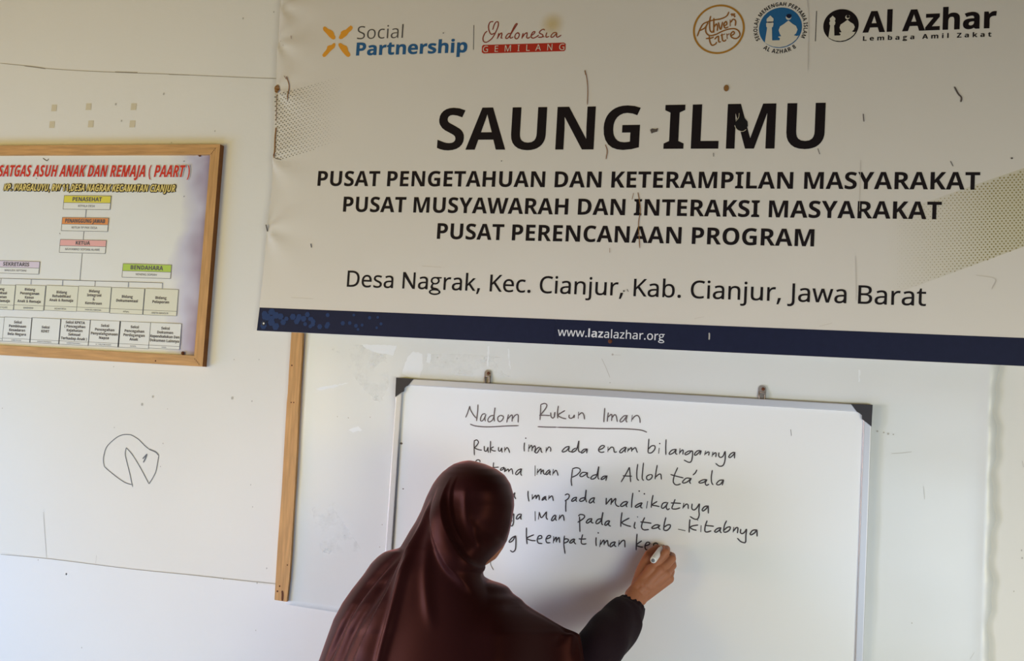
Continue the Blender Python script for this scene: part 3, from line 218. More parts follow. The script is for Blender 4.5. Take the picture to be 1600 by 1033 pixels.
BOLD = parse_font('''A463|0,0 169,482 293,482 463,0 354,0 319,114 144,114 109,0|170,199 295,199 259,311 251,340 240,375 232,407 223,374 212,336 204,311;B451|60,0 60,480 210,480 268,477 317,468 355,453 382,430 398,399 404,358 399,320 384,289 361,266 330,255 330,251 373,234 391,220 404,199 413,173 416,139 410,99 395,65 369,37 333,16 291,4 240,0|162,289 221,289 258,293 282,304 295,321 300,345 294,368 279,384 253,393 216,396 162,396|162,84 228,84 267,88 292,102 306,122 310,149 306,173 292,192 266,205 225,209 162,209;C428|255,-7 208,-3 168,7 133,24 103,47 80,76 62,110 49,149 41,192 39,239 42,286 51,328 65,367 85,402 111,431 141,455 177,472 218,483 264,486 335,477 404,453 371,370 317,392 264,402 228,397 198,382 175,358 157,325 147,285 144,238 147,191 156,152 172,120 195,97 226,83 264,78 323,85 386,103 386,18 324,-1;D497|60,0 60,480 211,480 259,477 302,468 342,453 376,432 404,406 427,374 444,336 455,293 458,244 450,170 427,109 389,61 337,27 273,7 196,0|162,84 206,84 287,101 336,154 353,242 349,290 337,329 318,359 291,380 257,392 216,396 162,396;E376|60,0 60,480 336,480 336,396 162,396 162,291 324,291 324,208 162,208 162,84 336,84 336,0;F369|60,0 60,480 335,480 335,396 161,396 161,273 323,273 323,189 161,189 161,0;G486|262,-7 196,0 141,21 97,56 65,105 45,166 39,240 42,288 52,332 68,371 91,405 119,433 153,456 193,473 238,483 289,486 365,478 432,457 398,375 348,394 289,402 247,397 212,381 183,357 162,325 152,299 146,270 144,238 145,208 149,181 156,155 173,123 197,98 229,83 269,78 305,80 333,85 333,185 242,185 242,269 433,269 433,21 354,1;H514|60,0 60,480 162,480 162,291 352,291 352,480 453,480 453,0 352,0 352,207 162,207 162,0;I261|21,0 21,58 80,85 80,395 21,422 21,480 240,480 240,422 181,395 181,85 240,58 240,0;J222|10,-141 -24,-139 -50,-134 -50,-49 -27,-54 -2,-56 30,-49 43,-39 52,-24 60,30 60,480 162,480 162,31 160,-8 153,-41 143,-69 120,-102 89,-124 65,-133 39,-139;K446|60,0 60,480 162,480 162,260 181,288 202,316 332,480 445,480 277,267 446,0 330,0 205,202 162,171 162,0;L379|60,0 60,480 162,480 162,84 357,84 357,0;M633|60,0 60,480 199,480 312,113 314,113 435,480 573,480 573,0 478,0 478,227 479,279 481,335 483,375 480,375 357,0 263,0 148,376 145,376 148,336 150,278 151,223 151,0;N546|60,0 60,480 189,480 397,120 399,120 396,187 394,253 394,480 486,480 486,0 357,0 148,363 145,363 149,294 151,226 151,0;O535|267,-7 218,-3 176,7 139,24 108,48 83,76 63,111 50,150 42,193 39,241 42,289 50,332 63,371 83,405 108,433 139,456 176,473 219,484 268,487 317,484 360,473 396,456 427,433 452,405 471,370 485,331 493,288 496,240 493,193 485,150 471,110 452,76 427,47 396,24 360,7 317,-3|267,79 307,83 338,98 361,122 376,154 386,194 389,240 386,287 376,327 361,359 338,383 307,398 268,402 229,398 198,383 175,359 159,327 149,287 146,240 149,194 159,154 175,122 198,98 229,83;P422|60,0 60,480 214,480 270,475 315,462 349,440 373,410 387,373 392,330 390,303 384,276 374,252 360,229 340,209 316,193 286,180 249,173 206,171 162,171 162,0|162,254 195,254 234,258 264,271 282,293 289,326 280,365 253,388 208,396 162,396;Q535|363,-114 275,-7 267,-7 218,-3 176,7 139,24 108,48 83,76 63,111 50,150 42,193 39,241 42,289 50,332 63,371 83,405 108,433 139,456 176,473 219,484 268,487 317,484 360,473 396,456 427,433 452,405 471,370 485,331 493,288 496,240 492,189 483,143 467,101 444,65 414,37 377,15 493,-114|267,79 307,83 338,98 361,122 376,154 386,194 389,240 386,287 376,327 361,359 338,383 307,398 268,402 229,398 198,383 175,359 159,327 149,287 146,240 149,194 159,154 175,122 198,98 229,83;R443|60,0 60,480 200,480 260,476 308,464 345,444 371,416 386,380 392,336 388,305 379,278 346,237 302,209 443,0 330,0 216,184 162,184 162,0|162,267 195,267 238,271 267,283 283,304 289,333 283,362 266,382 236,393 193,396 162,396;S370|167,-7 118,-4 73,6 31,22 31,117 102,90 138,80 175,77 207,81 228,92 240,108 244,128 237,153 217,172 150,207 114,225 77,253 48,293 39,319 36,350 41,390 56,423 80,450 113,470 152,482 199,486 270,478 341,453 308,373 249,394 195,402 170,398 151,388 140,373 136,353 141,330 158,313 226,277 289,241 312,220 329,196 340,168 343,133 338,93 323,59 297,31 262,10 219,-2;T389|144,0 144,395 13,395 13,480 375,480 375,395 245,395 245,0;U508|252,-7 193,-1 145,15 107,42 79,78 63,121 57,171 57,480 158,480 158,186 161,151 169,123 183,103 213,85 255,79 297,85 327,105 339,126 347,153 349,187 349,480 451,480 451,169 448,137 441,107 429,80 412,55 390,34 363,16 331,4 294,-4;V437|163,0 0,480 103,480 193,194 200,167 211,125 218,89 225,125 236,167 243,194 334,480 437,480 273,0;W649|122,0 0,480 100,480 161,218 170,179 179,132 185,92 191,132 199,177 207,211 277,480 373,480 443,211 450,177 459,132 465,92 471,132 480,179 488,218 549,480 649,480 527,0 412,0 347,252 342,274 335,306 328,339 324,364 321,339 314,307 308,274 302,251 238,0;X448|0,0 159,247 10,480 122,480 226,307 327,480 437,480 286,242 448,0 332,0 220,181 109,0;Y419|159,0 159,183 0,480 110,480 210,282 310,480 419,480 260,187 260,0;Z389|16,0 16,66 246,396 22,396 22,480 367,480 367,414 137,84 373,84 373,0;a406|142,-7 111,-4 84,6 60,22 43,44 32,73 28,109 33,145 46,174 69,196 101,212 142,222 192,226 256,228 256,244 252,269 241,287 223,297 199,300 146,292 95,273 62,341 128,365 203,374 248,371 286,360 316,342 338,317 351,285 355,244 355,0 285,0 266,50 263,50 239,24 214,7 183,-3|179,66 209,71 234,86 250,109 256,140 256,170 217,169 176,164 150,151 136,132 131,109 134,89 144,76;b425|254,-7 218,-3 190,8 152,40 146,40 129,0 52,0 52,510 152,510 152,392 151,351 148,319 152,319 170,340 192,358 221,369 257,373 295,368 328,352 357,325 378,288 391,241 395,184 391,126 378,79 356,42 327,15 293,-1|226,75 253,82 275,103 285,125 291,152 293,185 291,218 285,245 274,266 253,287 224,293 191,287 170,269 157,239 152,195 152,185 154,152 159,125 168,103 190,82;c345|201,-7 151,-2 109,13 75,39 50,75 35,122 30,181 33,223 40,260 53,291 70,317 91,337 117,353 145,364 176,371 210,373 276,366 324,349 295,271 251,287 210,293 167,281 141,244 132,182 135,148 141,121 153,101 177,81 210,75 266,83 313,106 313,21 265,0;d425|169,-7 130,-1 97,15 69,41 47,78 35,125 30,183 35,240 48,288 69,325 98,352 132,368 171,373 207,370 236,358 259,341 277,320 280,320 275,351 273,393 273,510 373,510 373,0 296,0 277,48 273,48 255,27 233,9 204,-3|203,73 239,79 262,98 275,128 279,171 279,182 278,215 272,242 263,264 240,285 202,292 173,285 150,264 140,242 134,214 132,181 134,148 140,121 150,100 173,80;e397|218,-7 183,-4 151,2 121,14 95,30 73,50 54,76 41,106 33,141 30,181 33,221 40,257 52,288 69,314 89,335 113,352 140,364 170,371 203,373 251,369 291,354 324,330 348,297 363,256 368,207 368,158 132,158 139,121 157,92 185,74 223,68 287,75 347,97 347,19 290,0|134,225 274,225 269,256 257,280 235,297 204,302 178,298 156,283 141,259;f260|69,0 69,291 13,291 13,340 69,367 69,394 72,435 84,466 103,488 129,503 161,511 198,514 252,509 290,498 265,425 240,431 209,435 191,431 178,422 169,390 169,367 255,367 255,291 169,291 169,0;g425|189,-161 117,-156 52,-140 52,-60 98,-75 146,-85 195,-88 238,-79 264,-51 273,-5 273,3 274,26 275,48 273,48 252,23 228,6 200,-4 169,-7 128,-1 94,16 67,43 46,81 34,127 30,183 34,238 47,285 68,323 96,351 131,368 171,373 213,367 249,350 277,320 280,320 288,367 373,367 373,-1 368,-49 352,-89 326,-120 291,-143 245,-157|204,72 237,77 261,94 275,124 279,170 279,182 277,218 271,246 261,267 238,286 203,292 164,280 140,243 132,181 140,121 164,84;h441|52,0 52,510 152,510 152,406 151,355 148,320 153,320 173,344 198,361 227,370 259,373 296,370 328,359 355,342 375,316 387,282 391,239 391,0 291,0 291,214 284,258 265,285 232,293 194,286 170,262 160,238 154,209 152,173 152,0;i205|103,412 82,415 64,423 52,438 48,461 52,485 64,500 103,510 141,500 153,485 157,461 153,438 141,423|52,0 52,367 152,367 152,0;j205|103,412 82,415 64,423 52,438 48,461 52,485 64,500 103,510 141,500 153,485 157,461 153,438 141,423|23,-161 -12,-159 -43,-153 -43,-75 -20,-79 4,-81 23,-78 38,-69 49,-52 52,-25 52,367 152,367 152,-40 149,-72 140,-101 123,-126 98,-145 65,-157;k416|52,0 52,510 152,510 152,282 151,241 147,199 148,199 169,228 192,255 295,367 408,367 262,208 416,0 301,0 195,148 152,114 152,0;l205|52,0 52,510 152,510 152,0;m660|52,0 52,367 129,367 142,320 148,320 168,344 194,361 224,370 255,373 292,370 323,360 348,344 366,320 375,320 395,344 421,361 452,370 483,373 521,370 553,359 577,342 595,316 606,282 609,239 609,0 509,0 509,214 503,258 485,285 454,293 420,286 398,265 388,244 383,217 381,184 381,0 281,0 281,214 275,258 256,285 226,293 190,286 168,262 159,238 154,209 152,173 152,0;n441|52,0 52,367 129,367 142,320 148,320 168,344 196,361 227,370 261,373 297,370 329,359 355,342 375,316 387,282 391,239 391,0 291,0 291,214 287,249 277,274 258,289 232,293 193,286 169,262 160,238 154,209 152,173 152,0;o416|207,-7 174,-4 144,3 116,15 91,32 70,54 53,80 40,111 33,145 30,184 36,240 51,287 78,324 114,352 157,368 209,373 242,371 272,364 300,351 325,334 346,313 363,287 375,257 383,223 385,184 380,128 364,81 337,43 302,15 258,-1|208,74 242,81 266,102 276,123 281,151 283,184 281,217 276,244 266,266 242,286 208,293 173,286 150,266 140,244 134,217 132,184 134,151 140,123 150,102 174,81;p425|52,-161 52,367 134,367 148,319 152,319 192,357 221,369 257,373 295,368 328,352 357,325 378,288 391,241 395,184 390,127 377,79 355,42 326,15 293,-1 254,-7 218,-3 191,8 152,40 147,40 152,-13 152,-161|226,75 255,82 276,103 286,125 291,152 293,185 285,245 262,281 224,293 191,287 170,269 157,239 152,195 152,185 154,152 159,125 168,103 190,82;q425|273,-161 273,-7 277,48 273,48 256,27 234,9 205,-3 169,-7 130,-1 97,15 69,41 47,78 34,125 30,183 35,240 48,288 69,325 98,352 132,368 171,373 207,370 236,358 259,341 277,320 279,320 288,367 373,367 373,-161|204,72 240,78 262,96 275,127 279,170 279,182 278,215 272,242 263,264 240,285 203,292 172,285 150,264 140,242 134,214 132,181 140,121 164,84;r305|52,0 52,367 128,367 143,305 148,305 167,331 192,353 222,368 257,373 275,373 291,371 283,277 270,279 254,280 205,271 184,259 167,242 156,218 152,187 152,0;s334|152,-7 86,-2 31,15 31,97 95,75 155,66 180,69 197,75 206,85 210,98 204,115 183,132 130,156 74,185 55,201 41,220 33,243 30,271 35,303 48,328 70,348 99,362 134,371 175,373 240,367 304,345 274,273 223,292 174,300 141,293 130,275 135,260 157,244 206,223 261,196 281,181 296,162 305,139 308,109 304,75 291,46 269,23 238,7 199,-3;t291|178,-7 119,4 96,19 78,41 67,73 63,115 63,291 15,291 15,334 71,367 99,445 163,445 163,367 266,367 266,291 163,291 163,115 166,97 175,84 189,76 207,73 239,77 270,85 270,10 230,-2;u441|181,-7 144,-3 112,7 86,25 66,51 54,85 50,128 50,367 150,367 150,152 154,118 165,93 183,78 210,73 248,81 272,104 281,128 287,158 289,194 289,367 389,367 389,0 312,0 299,47 293,47 273,23 245,6 214,-4;v382|140,0 0,367 105,367 175,158 185,119 189,83 192,83 207,158 277,367 382,367 242,0;w575|111,0 7,367 106,367 148,204 157,164 164,119 169,84 171,84 174,109 179,142 184,172 188,191 233,367 343,367 386,191 393,161 399,118 402,84 405,84 410,117 417,163 426,204 470,367 568,367 463,0 354,0 326,128 318,162 307,211 296,258 288,290 285,290 278,258 267,211 256,162 248,127 218,0;x388|3,0 128,187 9,367 123,367 194,250 266,367 379,367 260,187 385,0 271,0 194,126 117,0;y382|74,-161 45,-160 23,-156 23,-77 41,-79 62,-81 91,-76 112,-61 129,-40 140,-15 146,3 0,367 109,367 179,161 187,130 191,97 193,97 198,130 207,161 275,367 382,367 227,-47 211,-82 191,-110 166,-133 138,-148 107,-158;z328|18,0 18,59 188,290 28,290 28,367 302,367 302,302 136,77 308,77 308,0;0384|191,-7 139,1 96,22 64,59 42,108 29,168 24,240 26,289 31,333 40,373 53,407 71,435 93,457 121,474 153,484 191,487 244,480 286,458 318,422 341,373 355,312 359,240 357,191 352,147 343,107 330,74 312,45 290,23 263,6 230,-3|191,75 223,85 244,116 252,148 257,189 259,240 257,290 252,331 244,363 223,395 191,405 159,395 139,363 131,331 126,290 125,240 126,190 131,149 139,117 159,86;1384|176,0 176,277 177,323 179,373 164,358 144,340 89,296 40,357 194,480 277,480 277,0;2384|27,0 27,71 147,192 206,254 238,300 248,345 244,370 232,388 213,398 189,402 162,398 136,389 81,353 26,418 70,451 123,476 197,486 227,484 254,479 278,469 308,449 330,423 344,392 349,357 345,319 333,284 287,220 215,148 153,90 153,85 362,85 362,0;3384|164,-7 114,-4 68,5 26,19 26,105 90,82 153,74 199,79 229,93 246,115 251,146 241,180 227,192 206,200 136,208 99,208 99,285 136,285 204,294 223,304 235,317 244,350 240,373 228,390 207,401 175,404 143,401 116,393 73,369 26,439 92,473 119,480 149,485 183,486 229,483 268,473 300,456 324,434 338,406 343,372 340,341 330,315 313,293 292,275 267,262 240,253 240,251 275,244 304,232 327,216 344,195 354,169 357,140 352,100 337,65 321,44 300,27 274,12 243,2 206,-5;4384|216,0 216,99 11,99 11,170 222,480 315,480 315,178 373,178 373,99 315,99 315,0|101,178 216,178 216,259 217,297 219,338 220,363 218,363 205,337 189,311;5384|162,-7 91,0 33,19 33,107 93,85 158,76 198,81 227,94 245,118 251,152 241,192 208,216 155,224 116,221 83,214 42,235 60,480 320,480 320,394 149,394 140,300 165,304 201,306 243,302 279,289 310,269 333,240 344,217 351,191 353,161 348,112 332,71 305,38 268,13 220,-2;6384|199,-7 167,-4 138,3 110,16 86,33 64,57 47,85 34,119 26,158 24,203 30,285 51,362 69,396 93,425 113,443 136,457 162,469 192,478 226,483 264,485 297,484 328,480 328,399 301,404 271,406 234,404 203,397 178,387 151,364 132,334 122,298 117,256 121,256 137,278 160,296 188,308 225,312 264,307 298,294 325,272 346,242 358,205 362,160 357,112 342,71 318,38 285,13 245,-2|197,75 224,80 245,95 259,121 264,158 260,190 248,214 228,229 199,234 160,224 134,199 124,167 132,124 157,89 175,78;7384|75,0 255,394 18,394 18,480 362,480 362,416 181,0;8384|192,-7 142,-3 101,9 67,28 43,53 28,85 24,122 26,153 35,179 50,201 70,220 91,237 116,251 86,273 61,299 44,331 38,371 44,406 60,435 85,457 117,473 153,482 192,486 232,482 268,473 300,457 324,435 340,406 345,370 339,331 321,299 293,274 259,253 308,222 346,180 356,154 360,124 355,87 339,55 313,29 280,9 253,0 224,-5|192,296 232,321 245,339 250,363 246,383 233,399 215,408 191,412 169,408 150,399 138,383 134,363 138,340 151,322|191,68 224,72 247,84 261,103 266,127 255,159 229,184 196,204 187,209 137,175 122,153 118,128 122,104 136,85 159,72;9384|120,-7 87,-6 55,-2 55,79 83,75 113,73 150,75 180,81 205,92 233,114 251,144 262,181 267,222 263,222 225,183 197,171 156,167 118,171 86,184 58,206 38,236 26,274 21,318 26,367 41,407 65,441 98,465 138,480 185,485 216,482 246,475 273,462 298,445 319,422 336,393 350,359 357,320 360,275 354,193 333,117 315,83 290,53 271,35 248,21 221,9 191,0 157,-5|185,244 224,255 250,280 259,311 251,355 227,390 209,400 187,404 160,399 138,383 124,357 120,320 124,288 136,265 156,249''')
SLANT = parse_font('''A422|-40,0 211,480 333,480 381,0 284,0 276,114 121,114 64,0|162,199 271,199 263,323 260,363 259,404 258,404 243,368 225,329;B416|17,0 119,480 259,480 301,477 338,469 369,455 392,435 406,408 410,373 407,342 398,315 383,292 362,273 336,259 306,250 306,247 335,235 358,215 373,189 377,156 375,122 366,93 353,67 334,46 312,29 285,16 255,7 223,2 189,0|179,289 228,289 260,293 285,304 301,323 307,351 293,385 251,396 201,396|135,84 194,84 227,89 254,102 270,125 276,156 272,178 261,195 243,205 216,209 162,209;C411|216,-7 163,-1 119,16 85,44 60,82 45,128 40,181 50,267 80,350 94,375 111,398 130,420 151,439 175,456 202,469 231,479 263,485 297,487 374,479 438,453 399,371 352,393 297,402 259,397 227,382 201,359 179,330 151,260 142,187 145,153 152,126 165,105 194,85 236,79 292,86 347,104 347,19 293,2;D455|17,0 119,480 248,480 303,474 348,459 385,433 412,397 428,352 434,298 430,240 420,188 403,140 379,99 348,64 311,37 268,16 220,4 165,0|135,84 170,84 204,87 235,97 261,113 282,135 300,160 314,190 323,223 329,257 331,293 328,325 320,351 307,371 277,390 239,396 201,396;E364|17,0 119,480 387,480 369,396 201,396 179,291 336,291 318,208 161,208 135,84 303,84 285,0;F357|17,0 119,480 385,480 368,396 201,396 175,273 330,273 312,189 157,189 118,0;G463|218,-7 166,-1 123,14 87,41 61,78 46,124 40,180 42,220 48,259 58,297 72,332 90,365 111,395 137,421 166,444 199,462 236,476 277,484 321,487 368,483 413,473 455,455 418,372 369,393 316,401 275,396 239,382 210,360 185,332 167,299 153,263 142,188 145,155 153,128 165,107 195,86 239,79 268,81 295,87 316,185 229,185 247,269 432,269 379,19 309,1;H470|17,0 119,480 219,480 179,291 334,291 373,480 473,480 372,0 272,0 316,207 161,207 118,0;I257|-19,0 -7,58 54,85 120,395 70,422 82,480 294,480 282,422 220,395 154,85 205,58 193,0;J222|-44,-141 -79,-138 -105,-132 -105,-49 -81,-54 -52,-56 -22,-51 1,-36 19,-10 30,27 126,480 226,480 127,13 113,-37 93,-76 68,-105 37,-125 0,-137;K412|17,0 119,480 219,480 169,248 220,316 355,480 473,480 279,250 374,0 263,0 194,194 153,171 118,0;L348|17,0 119,480 219,480 135,84 303,84 285,0;M591|17,0 119,480 251,480 273,121 275,121 455,480 594,480 493,0 401,0 449,227 460,276 472,327 484,371 482,371 295,0 203,0 183,371 180,371 175,333 166,279 154,223 107,0;N507|17,0 119,480 236,480 347,126 350,126 356,162 364,209 372,253 420,480 510,480 409,0 297,0 180,363 177,363 174,344 169,307 162,265 155,226 107,0;O490|218,-7 165,-1 121,16 86,43 60,80 45,125 40,176 42,213 47,251 55,287 67,323 83,356 102,388 124,416 151,440 181,460 215,475 253,484 294,487 348,481 391,465 425,438 450,402 465,358 469,308 468,269 463,231 455,193 443,157 428,123 409,92 387,64 361,40 331,20 298,5 260,-4|226,79 263,86 297,106 317,128 334,154 348,185 359,221 365,261 367,305 362,345 347,376 321,396 286,402 256,398 229,384 204,363 183,335 153,263 142,176 148,134 165,103 191,85;P410|17,0 119,480 253,480 289,478 320,472 346,462 377,441 397,413 409,379 413,340 410,304 401,272 385,245 365,222 340,203 311,189 278,179 243,173 204,171 153,171 118,0|171,254 212,254 253,259 285,276 305,302 312,337 305,370 284,390 248,396 201,396;Q490|285,-114 227,-7 218,-7 165,-1 121,16 86,43 60,80 45,125 40,176 42,213 47,251 55,287 67,323 83,356 102,388 124,416 151,440 181,460 215,475 253,484 294,487 348,481 391,465 425,438 450,402 465,358 469,308 468,267 462,227 453,188 441,150 424,116 404,84 380,56 352,33 320,15 403,-114|226,79 263,86 297,106 317,128 334,154 348,185 359,221 365,261 367,305 362,345 347,376 321,396 286,402 256,398 229,384 204,363 183,335 153,263 142,176 148,134 165,103 191,85;R409|17,0 119,480 236,480 281,476 319,466 350,449 374,424 388,390 392,348 389,312 379,281 362,255 341,233 315,216 287,203 372,0 263,0 195,184 156,184 118,0|174,267 199,267 238,271 266,285 284,309 290,343 283,372 261,390 226,396 201,396;S356|130,-7 64,1 13,23 13,113 72,87 131,77 162,80 187,90 203,106 209,130 205,154 193,173 151,208 112,240 81,283 72,310 69,340 74,381 89,416 114,445 147,467 173,478 202,484 234,486 303,478 364,454 328,377 295,391 264,399 234,402 209,398 189,387 176,370 172,348 176,325 187,307 231,273 255,255 275,236 290,216 305,181 310,142 308,110 299,82 286,58 268,38 246,22 221,9 193,0 162,-5;T357|87,0 171,395 55,395 73,480 404,480 386,395 271,395 187,0;U464|198,-7 152,-3 115,10 85,30 64,58 51,90 46,128 47,152 51,177 116,480 216,480 152,178 146,137 153,105 174,85 208,79 246,85 274,104 287,123 298,148 306,179 370,480 470,480 404,169 396,136 384,106 369,79 351,54 329,33 303,16 273,3 238,-4;V396|102,0 60,480 157,480 174,191 175,144 173,98 176,98 192,144 212,191 353,480 457,480 212,0;W600|75,0 60,480 154,480 156,218 155,162 152,104 154,104 175,160 195,211 316,480 405,480 412,211 412,181 411,143 409,104 412,104 433,164 454,218 562,480 664,480 451,0 338,0 332,218 331,284 332,334 329,334 292,236 186,0;X407|-38,0 150,251 73,480 177,480 228,310 347,480 459,480 281,242 369,0 260,0 203,178 74,0;Y379|99,0 138,183 61,480 163,480 206,285 328,480 441,480 238,183 199,0;Z360|-20,0 -7,66 247,396 69,396 87,480 394,480 380,413 124,84 319,84 302,0;0384|191,-7 139,1 96,22 64,59 42,108 29,168 24,240 26,289 31,333 40,373 53,407 71,435 93,457 121,474 153,484 191,487 244,480 286,458 318,422 341,373 355,312 359,240 357,191 352,147 343,107 330,74 312,45 290,23 263,6 230,-3|191,75 223,85 244,116 252,148 257,189 259,240 257,290 252,331 244,363 223,395 191,405 159,395 139,363 131,331 126,290 125,240 126,190 131,149 139,117 159,86;1384|176,0 176,277 177,323 179,373 164,358 144,340 89,296 40,357 194,480 277,480 277,0;2384|27,0 27,71 147,192 206,254 238,300 248,345 244,370 232,388 213,398 189,402 162,398 136,389 81,353 26,418 70,451 123,476 197,486 227,484 254,479 278,469 308,449 330,423 344,392 349,357 345,319 333,284 287,220 215,148 153,90 153,85 362,85 362,0;3384|164,-7 114,-4 68,5 26,19 26,105 90,82 153,74 199,79 229,93 246,115 251,146 241,180 227,192 206,200 136,208 99,208 99,285 136,285 204,294 223,304 235,317 244,350 240,373 228,390 207,401 175,404 143,401 116,393 73,369 26,439 92,473 119,480 149,485 183,486 229,483 268,473 300,456 324,434 338,406 343,372 340,341 330,315 313,293 292,275 267,262 240,253 240,251 275,244 304,232 327,216 344,195 354,169 357,140 352,100 337,65 321,44 300,27 274,12 243,2 206,-5;4384|216,0 216,99 11,99 11,170 222,480 315,480 315,178 373,178 373,99 315,99 315,0|101,178 216,178 216,259 217,297 219,338 220,363 218,363 205,337 189,311;5384|162,-7 91,0 33,19 33,107 93,85 158,76 198,81 227,94 245,118 251,152 241,192 208,216 155,224 116,221 83,214 42,235 60,480 320,480 320,394 149,394 140,300 165,304 201,306 243,302 279,289 310,269 333,240 344,217 351,191 353,161 348,112 332,71 305,38 268,13 220,-2;6384|199,-7 167,-4 138,3 110,16 86,33 64,57 47,85 34,119 26,158 24,203 30,285 51,362 69,396 93,425 113,443 136,457 162,469 192,478 226,483 264,485 297,484 328,480 328,399 301,404 271,406 234,404 203,397 178,387 151,364 132,334 122,298 117,256 121,256 137,278 160,296 188,308 225,312 264,307 298,294 325,272 346,242 358,205 362,160 357,112 342,71 318,38 285,13 245,-2|197,75 224,80 245,95 259,121 264,158 260,190 248,214 228,229 199,234 160,224 134,199 124,167 132,124 157,89 175,78;7384|75,0 255,394 18,394 18,480 362,480 362,416 181,0;8384|192,-7 142,-3 101,9 67,28 43,53 28,85 24,122 26,153 35,179 50,201 70,220 91,237 116,251 86,273 61,299 44,331 38,371 44,406 60,435 85,457 117,473 153,482 192,486 232,482 268,473 300,457 324,435 340,406 345,370 339,331 321,299 293,274 259,253 308,222 346,180 356,154 360,124 355,87 339,55 313,29 280,9 253,0 224,-5|192,296 232,321 245,339 250,363 246,383 233,399 215,408 191,412 169,408 150,399 138,383 134,363 138,340 151,322|191,68 224,72 247,84 261,103 266,127 255,159 229,184 196,204 187,209 137,175 122,153 118,128 122,104 136,85 159,72;9384|120,-7 87,-6 55,-2 55,79 83,75 113,73 150,75 180,81 205,92 233,114 251,144 262,181 267,222 263,222 225,183 197,171 156,167 118,171 86,184 58,206 38,236 26,274 21,318 26,367 41,407 65,441 98,465 138,480 185,485 216,482 246,475 273,462 298,445 319,422 336,393 350,359 357,320 360,275 354,193 333,117 315,83 290,53 271,35 248,21 221,9 191,0 157,-5|185,244 224,255 250,280 259,311 251,355 227,390 209,400 187,404 160,399 138,383 124,357 120,320 124,288 136,265 156,249''')
for _f in (BOLD, SLANT):
    for _c in " ,.()&:-'":
        _f.setdefault(_c, REGULAR[_c])
CAP = max(z for c in REGULAR['H'][1] for x, z in c)

def two_storey_g(w, t):
    '''a g with a closed lower loop; w is its width and t its stroke, in capital heights'''
    def ell(cx, cz, rx, rz, n=28): return [((cx - rx * math.cos(2 * math.pi * i / n)) * CAP, (cz + rz * math.sin(2 * math.pi * i / n)) * CAP) for i in range(n)]
    c = w * .47; k = t * .8
    P = lambda pts: [(x * CAP, z * CAP) for x, z in pts]
    bowl = [ell(c, .535, w * .375, .228), ell(c, .535, w * .375 - t, .228 - k)]
    ear = [P([(w * 1.0, .755), (w * .60, .755), (w * .62, .66), (w * 1.0, .69)])]
    loop = [ell(w * .48, -.155, w * .49, .178), ell(w * .48, -.150, w * .49 - t, .178 - k)]
    lk = [P([(w * .11, .17), (w * .20, .33), (w * .36, .36), (w * .36, .31), (w * .29, .26), (w * .28, .19), (w * .34, .12), (w * .60, .09), (w * .82, .02), (w * .60, -.03), (w * .25, -.01), (w * .14, .08)])]
    return bowl + ear + loop + lk
REGULAR['g'] = (.775 * CAP, two_storey_g(.74, .098))
BOLD['g'] = (.80 * CAP, two_storey_g(.80, .185))

def text_contours(s, font, track=0.0):
    out, x = [], 0.0
    for ch in s:
        adv, cs = font[ch]
        out.append([[(x + px, pz) for px, pz in c] for c in cs]); x += adv + track
    xs = [p[0] for g in out for c in g for p in c]
    return out, min(xs), max(xs)

def grow(c, r, hole):
    '''offset a closed outline outwards by r'''
    n = len(c); res = []
    A = sum(c[i][0] * c[(i + 1) % n][1] - c[(i + 1) % n][0] * c[i][1] for i in range(n))
    sgn = (1 if A > 0 else -1) * (-1 if hole else 1)
    for i in range(n):
        a, b, d = Vector(c[i - 1]), Vector(c[i]), Vector(c[(i + 1) % n])
        e1 = (b - a).normalized(); e2 = (d - b).normalized()
        n1 = Vector((e1.y, -e1.x)); n2 = Vector((e2.y, -e2.x))
        m = n1 + n2
        if m.length < 1e-6: m = n1
        m.normalize(); k = 1 / max(0.5, m.dot(n1))
        res.append((b.x + m.x * r * k * sgn, b.y + m.y * r * k * sgn))
    return res

def inside(p, c):
    r = False; n = len(c)
    for i in range(n):
        (x1, y1), (x2, y2) = c[i], c[(i + 1) % n]
        if (y1 > p[1]) != (y2 > p[1]) and p[0] < (x2 - x1) * (p[1] - y1) / (y2 - y1) + x1: r = not r
    return r

def put_text(fl, s, font, x0, x1, z0, cap, track=0.0, bold=0.0, slant=0.0):
    '''set s between x0 and x1 on the baseline z0 with capitals of height cap'''
    gs, a, b = text_contours(s, font, track)
    sx = (x1 - x0) / (b - a); sz = cap / CAP
    for cs in gs:
        if not cs: continue
        parts = []
        for c in cs:
            depth = sum(inside(c[0], k) for k in cs if k is not c)
            q = [(x0 + (px - a) * sx + slant * pz * sz, z0 + pz * sz) for px, pz in c]
            if bold > .0015: fl.stroke(q + q[:1], 2 * bold, False, False); parts.append((c, depth % 2 == 1, q)); continue
            parts.append((c, depth % 2 == 1, grow(q, bold, depth % 2 == 1) if bold else q))
        for c, hole, q in parts:
            if not hole: fl.poly([q] + [q2 for c2, h2, q2 in parts if h2 and inside(c2[0], c)])

def text_width(s, font, cap, track=0.0):
    gs, a, b = text_contours(s, font, track); return (b - a) * cap / CAP
